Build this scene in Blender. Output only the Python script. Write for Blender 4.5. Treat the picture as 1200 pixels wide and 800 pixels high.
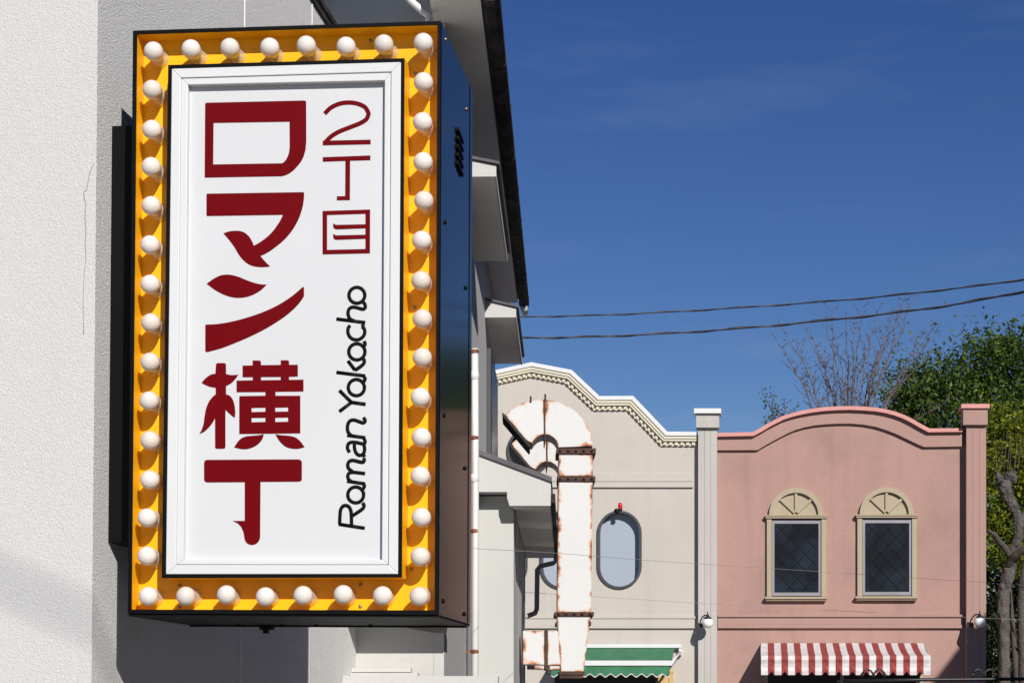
import bpy, math, random
from mathutils import Vector, Matrix
from mathutils.geometry import tessellate_polygon
R = math.radians
random.seed(7)
SC = bpy.context.scene
COL = SC.collection
for o_ in list(bpy.data.objects):
    bpy.data.objects.remove(o_)

# ------------------------------------------------------------------ camera
F = 2250.0                      # focal length in photograph pixels (1200 wide)
PITCH = R(2.5)
PY = 732.0                      # row of the optical axis (shifted lens)
CAM = Vector((0, 0, 1.6))
cam = bpy.data.cameras.new('camera')
cam.sensor_width = 36; cam.sensor_fit = 'HORIZONTAL'
cam.lens = 36 * F / 1200
cam.shift_y = (PY - 400) / 1200
cam.clip_start = 0.1; cam.clip_end = 3000
camo = bpy.data.objects.new('camera', cam); COL.objects.link(camo)
camo.location = CAM; camo.rotation_euler = (math.pi / 2 + PITCH, 0, 0)
SC.camera = camo

# ------------------------------------------------------------------ light
SUN = Vector((0.333, -1.0, 0.60)).normalized()          # towards the sun
world = bpy.data.worlds.new('World'); SC.world = world; world.use_nodes = True
wn = world.node_tree
sky = wn.nodes.new('ShaderNodeTexSky'); sky.sky_type = 'NISHITA'; sky.sun_disc = False
sky.sun_elevation = math.asin(SUN.z); sky.sun_rotation = math.atan2(SUN.x, SUN.y)
sky.altitude = 0; sky.air_density = 1.0; sky.dust_density = 0.0; sky.ozone_density = 4.0
gm = wn.nodes.new('ShaderNodeGamma'); gm.inputs['Gamma'].default_value = 1.15
hs = wn.nodes.new('ShaderNodeHueSaturation'); hs.inputs['Hue'].default_value = .516; hs.inputs['Saturation'].default_value = 1.16; hs.inputs['Value'].default_value = 0.78
wn.links.new(sky.outputs[0], gm.inputs['Color']); wn.links.new(gm.outputs[0], hs.inputs['Color']); # thin high cirrus, fixed to the sky's own directions
tcw = wn.nodes.new('ShaderNodeTexCoord'); mpw = wn.nodes.new('ShaderNodeMapping'); mpw.inputs['Rotation'].default_value = (0.15, 0.30, 0.2); mpw.inputs['Scale'].default_value = (3.0, 3.0, 16.0)
ncw = wn.nodes.new('ShaderNodeTexNoise'); ncw.inputs['Scale'].default_value = 2.2; ncw.inputs['Detail'].default_value = 7; ncw.inputs['Roughness'].default_value = .6
rcw = wn.nodes.new('ShaderNodeValToRGB'); rcw.color_ramp.elements[0].position = .50; rcw.color_ramp.elements[0].color = (0, 0, 0, 1); rcw.color_ramp.elements[1].position = .82; rcw.color_ramp.elements[1].color = (.085, .085, .085, 1)
mxw = wn.nodes.new('ShaderNodeMix'); mxw.data_type = 'RGBA'; mxw.inputs[7].default_value = (7.5, 8.6, 10.5, 1)
wn.links.new(tcw.outputs['Generated'], mpw.inputs['Vector']); wn.links.new(mpw.outputs[0], ncw.inputs['Vector']); wn.links.new(ncw.outputs['Fac'], rcw.inputs[0])
wn.links.new(rcw.outputs[0], mxw.inputs[0]); wn.links.new(hs.outputs[0], mxw.inputs[6]); wn.links.new(mxw.outputs[2], wn.nodes['Background'].inputs[0])
wn.nodes['Background'].inputs[1].default_value = 0.06
sun = bpy.data.lights.new('sun', 'SUN'); sun.energy = 5.0; sun.angle = R(0.53); sun.color = (1.0, 0.955, 0.89)
suno = bpy.data.objects.new('sun', sun); COL.objects.link(suno)
suno.rotation_euler = SUN.to_track_quat('Z', 'Y').to_euler(); suno.location = (8, -20, 14)
SC.view_settings.view_transform = 'Standard'; SC.view_settings.look = 'None'
SC.view_settings.exposure = 0.0; SC.view_settings.gamma = 1.0; SC.view_settings.use_curve_mapping = False
SC.cycles.max_bounces = 8; SC.cycles.diffuse_bounces = 4; SC.cycles.glossy_bounces = 4

# ------------------------------------------------------------------ helpers
cp, sp = math.cos(PITCH), math.sin(PITCH)
def raydir(px, py):
    cx, cy = (px - 600) / F, (PY - py) / F
    return Vector((cx, cp - sp * cy, sp + cp * cy))
def at(px, py, Y):
    d = raydir(px, py); return CAM + d * (Y / d.y)
TH = math.atan(285 / 2250)                                # the street's direction, seen from the camera
U = Vector((math.cos(TH), -math.sin(TH), 0)); N = Vector((-math.sin(TH), -math.cos(TH), 0)); Z = Vector((0, 0, 1))
D = -N
class Plane:
    def __init__(s, P, n=N): s.P = P; s.n = n
    def px(s, x, y, off=0.0):                              # photo pixel -> point on the plane moved off along n
        d = raydir(x, y); P = s.P + s.n * off
        return CAM + d * ((P - CAM).dot(s.n) / d.dot(s.n))
    def pl(s, pts, off=0.0): return [s.px(x, y, off) for x, y in pts]

class MB:
    def __init__(s): s.v = []; s.f = []; s.e = {}; s.sm = set(); s.mi = []
    def add(s, vs, fs, smooth=False):
        b = len(s.v); s.v += [Vector(p) for p in vs]
        for f in fs:
            if smooth: s.sm.add(len(s.f))
            s.f.append([b + i for i in f])
        return b
    def box(s, o, a, b, c):                                # corner + three edge vectors
        o, a, b, c = map(Vector, (o, a, b, c))
        p = [o, o + a, o + a + b, o + b, o + c, o + a + c, o + a + b + c, o + b + c]
        q = [(0, 3, 2, 1), (4, 5, 6, 7), (0, 1, 5, 4), (1, 2, 6, 5), (2, 3, 7, 6), (3, 0, 4, 7)]
        if a.cross(b).dot(c) < 0: q = [f[::-1] for f in q]
        s.add(p, q)
    def cbox(s, c, sx, sy, sz, ax=U, ay=D, az=Z):
        s.box(Vector(c) - ax * sx / 2 - ay * sy / 2 - az * sz / 2, ax * sx, ay * sy, az * sz)
    def prism(s, loop, vec, holes=(), back=True):          # loop of points on a plane, pushed along vec
        loops = [list(loop)] + [list(h) for h in holes]
        flat = [p for l in loops for p in l]
        tri = tessellate_polygon(loops)
        nrm = Vector((0, 0, 0))
        for t in tri: nrm += abs(1) * (flat[t[1]] - flat[t[0]]).cross(flat[t[2]] - flat[t[0]])
        fl = nrm.dot(vec) > 0
        n = len(flat)
        fs = [t[::-1] if fl else t for t in tri]
        if back: fs += [[i + n for i in (t if fl else t[::-1])] for t in tri]
        k = 0
        for li, l in enumerate(loops):
            m = len(l)
            a = Vector((0, 0, 0))
            for i in range(m): a += l[i].cross(l[(i + 1) % m])
            rev = (a.dot(vec) > 0) != (li > 0)
            for i in range(m):
                q = [k + i, k + (i + 1) % m, n + k + (i + 1) % m, n + k + i]
                fs.append(q if rev else q[::-1])
            k += m
        s.add(flat + [p + vec for p in flat], fs)
    def tube(s, pts, rad, n=8, caps=True, flat=None):      # rad: number or list; flat=(normal, factor) squashes
        pts = [Vector(p) for p in pts]
        if not isinstance(rad, (list, tuple)): rad = [rad] * len(pts)
        up = None; rings = []
        for i, p in enumerate(pts):
            t = (pts[min(i + 1, len(pts) - 1)] - pts[max(i - 1, 0)])
            if t.length < 1e-9: t = Vector((0, 0, 1))
            t.normalize()
            if up is None: up = Vector((0, 0, 1)) if abs(t.z) < .9 else Vector((1, 0, 0))
            if flat: up = flat[0]
            a = t.cross(up)
            if a.length < 1e-6: a = t.orthogonal()
            a.normalize(); b = a.cross(t).normalized(); up = b
            k = flat[1] if flat else 1.0
            rings.append([p + a * (math.cos(2 * math.pi * j / n) * rad[i]) + b * (math.sin(2 * math.pi * j / n) * rad[i] * k) for j in range(n)])
        vs = [q for r in rings for q in r]; fs = []
        for i in range(len(rings) - 1):
            for j in range(n):
                fs.append((i * n + j, i * n + (j + 1) % n, (i + 1) * n + (j + 1) % n, (i + 1) * n + j))
        if caps:
            fs.append(tuple(range(n))[::-1]); fs.append(tuple((len(rings) - 1) * n + j for j in range(n)))
        s.add(vs, fs, smooth=True)
    def lathe(s, o, ax, prof, n=24):
        ax = Vector(ax).normalized(); a = ax.orthogonal().normalized(); b = ax.cross(a)
        vs = []; fs = []
        for r, h in prof:
            for j in range(n):
                t = 2 * math.pi * j / n
                vs.append(Vector(o) + ax * h + a * (r * math.cos(t)) + b * (r * math.sin(t)))
        for i in range(len(prof) - 1):
            for j in range(n):
                fs.append((i * n + j, i * n + (j + 1) % n, (i + 1) * n + (j + 1) % n, (i + 1) * n + j))
        s.add(vs, fs, smooth=True)
    def build(s, name, m, parent=None, kind=None, org=None):
        me = bpy.data.meshes.new(name)
        if parent is not None:
            r = parent
            while r.parent: r = r.parent
            base = r.location.copy()
        else: base = Vector(org) if org is not None else Vector((0, 0, 0))
        me.from_pydata([tuple(p - base) for p in s.v], [], s.f)
        if s.sm:
            fl = [i in s.sm for i in range(len(s.f))]
            me.polygons.foreach_set('use_smooth', fl)
        if s.e:
            at_ = me.attributes.new('edge', 'FLOAT', 'POINT')
            at_.data.foreach_set('value', [s.e.get(i, 0.0) for i in range(len(s.v))])
        me.update()
        for m_ in (m if isinstance(m, (list, tuple)) else [m]): me.materials.append(m_)
        if s.mi:
            mi = [0] * len(s.f)
            for a, b, k in s.mi:
                for i in range(a, b): mi[i] = k
            me.polygons.foreach_set('material_index', mi)
        o = bpy.data.objects.new(name, me); COL.objects.link(o)
        if parent is not None: o.parent = parent
        else: o.location = base
        if kind: o['kind'] = kind
        return o
def empty(name, loc, label, cat, group=None):
    o = bpy.data.objects.new(name, None); COL.objects.link(o); o.location = loc; o.empty_display_size = .2
    tag(o, label, cat, group); return o
def tag(o, label, cat, group=None):
    o['label'] = label; o['category'] = cat
    if group: o['group'] = group
    return o
def bevel(o, w, seg=2):
    b = o.modifiers.new('bevel', 'BEVEL'); b.width = w; b.segments = seg; b.limit_method = 'ANGLE'; b.angle_limit = R(35)
    b.harden_normals = False
    return o

# ------------------------------------------------------------------ materials
def nodes(name):
    m = bpy.data.materials.new(name); m.use_nodes = True
    nt = m.node_tree; return m, nt, nt.nodes['Principled BSDF']
def lk(nt, a, b): nt.links.new(a, b)
def noise(nt, scale, detail=4, rough=.55, vec=None, stretch=None):
    n = nt.nodes.new('ShaderNodeTexNoise'); n.inputs['Scale'].default_value = scale; n.inputs['Detail'].default_value = detail
    n.inputs['Roughness'].default_value = rough
    tc = nt.nodes.new('ShaderNodeTexCoord')
    v = tc.outputs['Object']
    if stretch:
        mp = nt.nodes.new('ShaderNodeMapping'); mp.inputs['Scale'].default_value = stretch; lk(nt, v, mp.inputs['Vector']); v = mp.outputs[0]
    lk(nt, v, n.inputs['Vector']); return n.outputs['Fac']
def ramp(nt, fac, stops):
    r = nt.nodes.new('ShaderNodeValToRGB')
    els = r.color_ramp.elements
    while len(els) < len(stops): els.new(.5)
    for e, (p, c) in zip(els, stops):
        e.position = p; e.color = (c, c, c, 1) if isinstance(c, (int, float)) else (*c, 1)
    lk(nt, fac, r.inputs[0]); return r.outputs[0]
def mix(nt, fac, a, b, mode='MIX'):
    x = nt.nodes.new('ShaderNodeMix'); x.data_type = 'RGBA'; x.blend_type = mode
    def put(sock, v):
        if isinstance(v, (tuple, list)): sock.default_value = (*v[:3], 1)
        elif isinstance(v, (int, float)): sock.default_value = v if sock.type == 'VALUE' else (v, v, v, 1)
        else: lk(nt, v, sock)
    put(x.inputs[0], fac); put(x.inputs[6], a); put(x.inputs[7], b); return x.outputs[2]
def bump(nt, b, h, strength, dist):
    k = nt.nodes.new('ShaderNodeBump'); k.inputs['Strength'].default_value = strength; k.inputs['Distance'].default_value = dist
    lk(nt, h, k.inputs['Height']); lk(nt, k.outputs[0], b.inputs['Normal'])
def plain(name, col, rough=.6, metal=0., var=.12, vscale=3., spec=.5, coat=0.):
    m, nt, b = nodes(name)
    b.inputs['Roughness'].default_value = rough; b.inputs['Metallic'].default_value = metal
    b.inputs['Specular IOR Level'].default_value = spec; b.inputs['Coat Weight'].default_value = coat
    f = noise(nt, vscale, 5)
    lk(nt, ramp(nt, f, [(.3, [c * (1 - var) for c in col]), (.7, [min(1, c * (1 + var * .5)) for c in col])]), b.inputs['Base Color'])
    return m
def stucco(name, col, grain=220., gstr=.5, gdist=.004, stain=.14, streak=.12, stain_scale=.7, dirt=None, speck=.10):
    m, nt, b = nodes(name)
    b.inputs['Roughness'].default_value = .93; b.inputs['Specular IOR Level'].default_value = .2
    dirt = dirt or [c * .62 for c in col]
    s1 = ramp(nt, noise(nt, stain_scale, 6, .6), [(.48, 0.), (.74, 1.)])
    s2 = ramp(nt, noise(nt, 1.0, 6, .65, stretch=(2.6, 2.6, .16)), [(.5, 0.), (.78, 1.)])
    s3 = noise(nt, grain * .45, 3, .7)
    c = mix(nt, speck, col, ramp(nt, s3, [(.3, .25), (.7, 1.)]), 'MULTIPLY')
    f1 = nt.nodes.new('ShaderNodeMath'); f1.operation = 'MULTIPLY'; lk(nt, s1, f1.inputs[0]); f1.inputs[1].default_value = stain
    f2 = nt.nodes.new('ShaderNodeMath'); f2.operation = 'MULTIPLY'; lk(nt, s2, f2.inputs[0]); f2.inputs[1].default_value = streak
    c = mix(nt, f1.outputs[0], c, dirt); c = mix(nt, f2.outputs[0], c, dirt)
    lk(nt, c, b.inputs['Base Color'])
    h = noise(nt, grain, 4, .6); bump(nt, b, h, gstr, gdist)
    return m
def rusty(name):
    m, nt, b = nodes(name)
    a = nt.nodes.new('ShaderNodeAttribute'); a.attribute_name = 'edge'
    n1 = noise(nt, 9., 6, .65); n2 = noise(nt, 60., 4, .6)
    # distance to the sheet's edge minus noise -> rust amount
    ma = nt.nodes.new('ShaderNodeMath'); ma.operation = 'MULTIPLY_ADD'; lk(nt, n1, ma.inputs[0]); ma.inputs[1].default_value = .11
    mb_ = nt.nodes.new('ShaderNodeMath'); mb_.operation = 'SUBTRACT'; lk(nt, a.outputs['Fac'], mb_.inputs[0])
    ma.inputs[2].default_value = -.046; lk(nt, ma.outputs[0], mb_.inputs[1])
    md = nt.nodes.new('ShaderNodeMath'); md.operation = 'MULTIPLY_ADD'; lk(nt, n2, md.inputs[0]); md.inputs[1].default_value = .010
    lk(nt, mb_.outputs[0], md.inputs[2])
    mr = nt.nodes.new('ShaderNodeMapRange'); mr.inputs['From Min'].default_value = -.016; mr.inputs['From Max'].default_value = .018
    mr.inputs['To Min'].default_value = 1; mr.inputs['To Max'].default_value = 0; lk(nt, md.outputs[0], mr.inputs['Value'])
    c = ramp(nt, mr.outputs[0], [(0., (.62, .625, .63)), (.30, (.62, .56, .515)), (.55, (.55, .26, .14)), (.80, (.30, .10, .05)), (1., (.085, .035, .022))])
    st = ramp(nt, noise(nt, 1.5, 5, .6, stretch=(6, 6, .5)), [(.62, 0.), (.85, .35)])
    c = mix(nt, st, c, (.70, .55, .44), 'MULTIPLY')
    lk(nt, c, b.inputs['Base Color']); b.inputs['Roughness'].default_value = .5; b.inputs['Specular IOR Level'].default_value = .3
    bump(nt, b, noise(nt, 40, 4), .15, .003)
    return m
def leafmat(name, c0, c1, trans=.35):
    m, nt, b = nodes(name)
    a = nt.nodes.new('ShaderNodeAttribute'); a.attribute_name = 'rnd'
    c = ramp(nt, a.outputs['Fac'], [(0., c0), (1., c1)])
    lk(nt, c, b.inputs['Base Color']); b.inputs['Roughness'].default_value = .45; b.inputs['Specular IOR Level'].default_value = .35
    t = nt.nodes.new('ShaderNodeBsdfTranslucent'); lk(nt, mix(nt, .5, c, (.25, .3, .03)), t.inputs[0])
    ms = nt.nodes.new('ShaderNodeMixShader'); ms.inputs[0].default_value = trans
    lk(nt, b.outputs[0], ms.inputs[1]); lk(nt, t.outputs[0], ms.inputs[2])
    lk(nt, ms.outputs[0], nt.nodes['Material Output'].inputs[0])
    return m

M = {}
M['white_stucco'] = stucco('white_stucco', (.64, .635, .625), 210, .8, .006, .08, .05, speck=.13)
M['grey_stucco'] = stucco('grey_stucco', (.88, .875, .87), 180, 1.0, .0085, .12, .08, speck=.22)
M['bead'] = plain('white_bead', (.80, .80, .80), .5)
M['crack'] = plain('crack_line', (.36, .33, .28), .9)
M['black_paint'] = plain('black_paint', (.003, .003, .0033), .5, spec=.13)
M['black_gloss'] = plain('black_gloss', (.006, .006, .008),   .10, var=.05, spec=.23)
M['underside'] = plain('underside_sheet', (.006, .006, .0065), .55, spec=.10)
M['yellow'] = plain('yellow_enamel', (.90, .455, .008), .40, var=.04, spec=.3)
M['sign_white'] = plain('sign_white', (.655, .66, .665), .28, var=.02)
M['acrylic'] = plain('white_acrylic', (.615, .622, .63), .16, var=.03, vscale=2.)
M['red_vinyl'] = plain('red_vinyl', (.138, .0002, .0025), .45, var=.06, spec=.10)
M['black_vinyl'] = plain('black_vinyl', (.004, .004, .0045), .5, spec=.10)
M['bolt'] = plain('bolt_steel', (.28, .25, .22), .35, .8)
M['rust'] = rusty('rusty_white_sheet')
M['rust_dark'] = plain('rusted_steel', (.075, .032, .020), .75, var=.7, vscale=25.)
M['mouth'] = plain('duct_mouth_steel', (.020, .015, .012), .7, var=.5, vscale=18.)
M['house_wall'] = stucco('house_wall', (.525, .525, .51), 160, .3, .003, .16, .20)
M['plywood'] = stucco('soffit_board', (.84, .82, .77), 60, .2, .003, .35, .2, 1.8)
M['soffit_pale'] = stucco('canopy_board', (.84, .81, .75), 60, .2, .003, .3, .15, 1.8)
M['fascia'] = stucco('white_fascia', (.55, .545, .535), 120, .25, .003, .12, .12)
M['slate'] = plain('slate_edge', (.105, .10, .115), .7, var=.3, vscale=8)
M['gutter'] = stucco('gutter_tin', (.030, .028, .028), 45, .6, .006, .9, .8, 5., dirt=(.105, .09, .078), speck=.6)
M['pipe_white'] = plain('white_pipe', (.68, .67, .655), .4, var=.04)
M['pipe_grey'] = plain('brown_grey_pipe', (.42, .385, .36), .5)
M['clamp'] = plain('rusty_clamp', (.24, .085, .04), .8, var=.6, vscale=40.)
M['beige'] = stucco('beige_stucco', (.525, .483, .432), 60, .35, .006, .30, .38, .5, dirt=(.35, .32, .285))
M['beige_trim'] = stucco('beige_trim', (.525, .485, .435), 60, .2, .004, .15, .15)
M['cream_trim'] = stucco('cream_cornice', (.66, .61, .48), 60, .15, .004, .12, .1)
M['coping_white'] = plain('white_coping', (.68, .68, .67), .5, var=.06)
M['column_grey'] = stucco('pale_column', (.50, .475, .44), 60, .25, .005, .45, .7, .8, dirt=(.37, .355, .325))
M['pink'] = stucco('pink_stucco', (.432, .267, .227), 60, .5, .008, .62, .40, .50, dirt=(.235, .16, .138), speck=.16)
M['pink_trim'] = stucco('pink_trim', (.405, .255, .218), 60, .3, .005, .18, .14)
M['salmon'] = plain('salmon_coping', (.60, .27, .24), .6, var=.08)
M['sand'] = stucco('sand_surround', (.43, .36, .255), 60, .2, .004, .25, .2, 2.)
M['alu'] = plain('window_aluminium', (.31, .295, .315), .4, .3)
M['frame_dark'] = plain('dark_window_frame', (.055, .058, .062), .4)
M['blind'] = plain('frosted_blue_pane', (.345, .385, .455), .35, var=.03, vscale=1.)
def glassmat():
    m, nt, b = nodes('dark_screened_glass')
    v = ramp(nt, noise(nt, 1.6, 3), [(.40, (.008, .010, .013)), (.70, (.020, .028, .040))])
    lk(nt, v, b.inputs['Base Color']); b.inputs['Roughness'].default_value = .3; b.inputs['Specular IOR Level'].default_value = .18
    return m
M['glass'] = glassmat()
M['lead'] = plain('lattice_lead', (.004, .004, .005), .6, spec=.1)
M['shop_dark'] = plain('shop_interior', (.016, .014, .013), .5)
M['door_cream'] = plain('cream_door_paint', (.60, .42, .19), .5)
M['green'] = plain('green_canvas', (.042, .185, .088), .8, var=.22, vscale=5)
M['canvas_white'] = plain('white_canvas', (.65, .635, .62), .8, var=.18, vscale=6)
M['canvas_red'] = plain('red_canvas', (.30, .045, .042), .8, var=.25, vscale=6)
M['white_alu'] = plain('white_aluminium', (.68, .68, .68), .4, var=.03)
M['lamp_black'] = plain('black_iron', (.012, .012, .013), .45)
M['red_lens'] = plain('red_lens', (.55, .006, .010), .25)
M['cable'] = plain('cable_sheath', (.13, .13, .14), .6, var=.7, vscale=5)
M['thin_wire'] = plain('thin_wire', (.38, .37, .36), .5)
M['bark'] = stucco('grey_bark', (.15, .135, .125), 22, 1.0, .05, .85, .7, 3.5, dirt=(.035, .03, .028), speck=.5)
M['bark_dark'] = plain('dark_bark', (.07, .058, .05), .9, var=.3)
M['twig'] = plain('twig_bark', (.135, .105, .10), .9, var=.3)
M['asphalt'] = stucco('concrete_paving', (.29, .275, .26), 60, .5, .005, .3, .1)
M['paving'] = stucco('paving', (.30, .29, .27), 40, .4, .005, .3, .1)
M['roof_tin'] = plain('roof_sheet', (.16, .15, .15), .6, var=.3)
def opal():
    m, nt, b = nodes('opal_glass')
    b.inputs['Base Color'].default_value = (.78, .735, .70, 1); b.inputs['Roughness'].default_value = .12
    b.inputs['Subsurface Weight'].default_value = .35; b.inputs['Subsurface Radius'].default_value = (.02, .018, .016)
    b.inputs['Subsurface Scale'].default_value = .5
    t = nt.nodes.new('ShaderNodeBsdfTransparent'); t.inputs[0].default_value = (1, .93, .82, 1)
    ms = nt.nodes.new('ShaderNodeMixShader'); ms.inputs[0].default_value = .84
    lk(nt, t.outputs[0], ms.inputs[1]); lk(nt, b.outputs[0], ms.inputs[2]); lk(nt, ms.outputs[0], nt.nodes['Material Output'].inputs[0])
    oi = nt.nodes.new('ShaderNodeObjectInfo'); f = noise(nt, 24., 4)
    tone = ramp(nt, oi.outputs['Random'], [(0., (.78, .73, .67)), (.5, (.83, .79, .745)), (1., (.86, .83, .80))])
    lk(nt, mix(nt, .05, tone, ramp(nt, f, [(.35, .3), (.6, 1.)]), 'MULTIPLY'), b.inputs['Base Color'])
    return m
M['opal'] = opal()
def collar():
    m, nt, b = nodes('clear_collar')
    f = noise(nt, 30., 3); lk(nt, ramp(nt, f, [(.3, (.72, .66, .55)), (.7, (.80, .77, .70))]), b.inputs['Base Color'])
    b.inputs['Roughness'].default_value = .08; b.inputs['Coat Weight'].default_value = .6
    t = nt.nodes.new('ShaderNodeBsdfTransparent'); t.inputs[0].default_value = (.97, .96, .94, 1)
    ms = nt.nodes.new('ShaderNodeMixShader'); ms.inputs[0].default_value = .42
    lk(nt, t.outputs[0], ms.inputs[1]); lk(nt, b.outputs[0], ms.inputs[2]); lk(nt, ms.outputs[0], nt.nodes['Material Output'].inputs[0])
    return m
M['collar'] = collar()
M['globe'] = plain('white_globe', (.80, .80, .81), .15, var=.02)
M['leaf_dark'] = leafmat('dark_leaf', (.010, .026, .006), (.12, .19, .026), .3)
M['leaf_yellow'] = leafmat('yellow_green_leaf', (.05, .10, .010), (.36, .38, .025), .42)
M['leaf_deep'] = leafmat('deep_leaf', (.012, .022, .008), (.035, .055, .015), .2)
M['leaf_purple'] = leafmat('bud_leaf', (.06, .045, .05), (.12, .10, .085), .2)
M['leaf_olive'] = leafmat('olive_leaf', (.03, .05, .02), (.08, .095, .045), .2)

# ------------------------------------------------------------------ the setting: ground
g = MB(); g.add([(-400, -400, 0), (400, -400, 0), (400, 600, 0), (-400, 600, 0)], [(0, 1, 2, 3)])
g.build('ground', M['asphalt'], kind='structure')

# ================================================================== LEFT BUILDING (roughcast)
W1 = Plane(at(140, 450, 5.8825), U)                       # its street side
C0 = W1.px(110.5, 400); C0.z = 0                          # the near corner
H1 = 4.74
def w1(depth, out=0., z=0.): return C0 + D * depth + U * out + Z * z
LEN1 = (W1.px(423.5, 760) - C0).dot(D)
house1 = empty('roughcast_building', C0, 'white roughcast building at the left edge, its grey street side carrying the bulb-lit sign', 'building')
m = MB(); P = C0; m.add([P - U * 6, P, P + Z * (H1 + .4), P - U * 6 + Z * (H1 + .4)], [(0, 1, 2, 3)])
m.box(P - U * 6 + D * .001, U * 5.8, D * 3.7, Z * (H1 + .38))
m.build('front_wall', M['white_stucco'], house1)
m = MB(); m.box(P - U * .19 + D * .003, U * .19, D * (LEN1 - .003), Z * (H1 - .002)); m.build('side_wall', M['grey_stucco'], house1)
for px_ in (284.5, 364.0):
    q = W1.px(px_, 400); q.z = 0
    m = MB(); m.box(q - D * .006 - U * .002, D * .012, U * .005, Z * (H1 - .01)); m.build('joint_bead', M['bead'], house1)
# eave flashing along the street side
m = MB(); m.box(w1(.3, -.1, H1), U * .110, D * (LEN1 - .42), Z * .030); m.box(w1(.3, -.1, H1 + .033), U * .118, D * (LEN1 - .42), Z * .026)
m.build('eave_flashing', M['gutter'], house1)
# crack in the white front
FP = Plane(C0.copy(), N)
pts = [(110, 192), (106, 200), (103, 213), (102, 222), (98, 226), (99, 232), (101, 240), (99.5, 252), (101, 268), (100, 286), (101, 305), (99, 320), (98, 338), (97, 352), (98.5, 372), (98, 392)]
m = MB(); m.tube([FP.px(x + random.uniform(-.5, .5), y, .0006) for x, y in pts], [.0016] * 10 + [.0011] * 6, 5)
m.build('crack', M['crack'], house1)

# ================================================================== SIGN
SG = Plane(at(152, 400, 5.625), N)
root_s = SG.px(330, 719); 
sign = empty('marquee_sign', root_s, 'tall yellow projecting sign ringed with white bulbs, red and black lettering on white', 'sign')
OUT = [(155.8, 36.2), (516.6, 24.8), (513.2, 719.6), (149.6, 718.4)]       # outer edge of the lip
INN = [(160.2, 40.0), (512.6, 28.9), (509.2, 714.6), (153.8, 713.6)]       # inner edge of the lip
SD = .62                                                    # depth of the box
def ring(o, i, off, thick):
    return o, i, off, thick
def lerp(a, b, t): return (a[0] + (b[0] - a[0]) * t, a[1] + (b[1] - a[1]) * t)
def quadring(mb, plane, outer, inner, off, thick):          # four mitred bars
    for k in range(4):
        a, b, c, d = outer[k], outer[(k + 1) % 4], inner[(k + 1) % 4], inner[k]
        mb.prism(plane.pl([a, b, c, d], off), -plane.n * thick)
# cabinet: lip ring (black), trough floor, side sheets
m = MB(); quadring(m, SG, OUT, INN, 0., .006); o = m.build('lip', M['black_paint'], sign); 
TR = .070                                                  # trough depth
Fo = SG.pl(INN)
m = MB()
m.prism([p - N * TR for p in Fo], -N * .01)
for k in range(4):
    a, b = Fo[k], Fo[(k + 1) % 4]
    ctr = sum(Fo, Vector()) / 4
    outw = ((a + b) / 2 - ctr); e = (b - a).normalized(); outw = (outw - e * outw.dot(e)).normalized()
    m.box(a + outw * .0 - N * .0065, b - a, outw * .004, -N * (TR - .0065))
tro = m.build('trough', M['yellow'], sign)
Oo = SG.pl(OUT)
m = MB()
m.prism([Oo[1] - N * .0065, Oo[2] - N * .0065, Oo[2] - N * SD, Oo[1] - N * SD], -U * .008)
cab = m.build('side_sheet', M['black_gloss'], sign)
m = MB(); m.prism([Oo[0] - N * .0065, Oo[3] - N * .0065, Oo[3] - N * SD, Oo[0] - N * SD], U * .008); m.build('side_sheet', M['black_gloss'], sign)
m = MB(); e1 = (Oo[1] - Oo[0]); 
m.prism([Oo[0] + U * .009 - N * .0065, Oo[1] - U * .009 - N * .0065, Oo[1] - U * .009 - N * SD, Oo[0] + U * .009 - N * SD], -Z * .008); m.build('top_sheet', M['black_paint'], sign)
m = MB(); m.prism([Oo[3] - N * .0065 - Z * .0075, Oo[2] - N * .0065 - Z * .0075, Oo[2] - N * SD - Z * .0075, Oo[3] - N * SD - Z * .0075], Z * .007); m.build('bottom_sheet', M['underside'], sign)
m = MB(); m.prism([Oo[0] + U * .009 - N * (SD - .008) - Z * .009, Oo[1] - U * .009 - N * (SD - .008) - Z * .009, Oo[2] - U * .009 - N * (SD - .008) + Z * .009, Oo[3] + U * .009 - N * (SD - .008) + Z * .009], -N * .006); m.build('back_sheet', M['black_paint'], sign)
# the right side: folded edge strips, screws, slanted vents
RS = Plane(Oo[1].copy(), U)
def onside(d, py): q = Oo[1] - N * d; 
def side_pt(depth, t, out=0.): a = Oo[1].lerp(Oo[2], t) - N * depth; return a + U * out
m = MB()
for d0, d1 in ((.008, .05), (SD - .045, SD)):
    m.prism([side_pt(d0, 0.002, .002), side_pt(d1, 0.002, .002), side_pt(d1, .998, .002), side_pt(d0, .998, .002)], -U * .0015)
m.build('edge_strip', M['black_gloss'], cab)
for d, t in ((.085, .015), (.50, .06), (.085, .33), (.50, .39), (.085, .66), (.50, .72), (.085, .975), (.50, .985)):
    m = MB(); m.lathe(side_pt(d, t, .0), U, [(.0001, .0065), (.006, .005), (.0075, .0)], 10); m.build('screw', M['bolt'] if t < .1 else M['black_paint'], cab)
for k in range(5):
    t = .128 + k * .0150
    a = side_pt(.30, t, .0012); b = side_pt(.405, t + .0065, .0012)
    m = MB(); m.prism([a, b, b - Z * .011, a - Z * .011], U * .006); m.build('vent_slot', M['black_paint'], cab)

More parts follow.
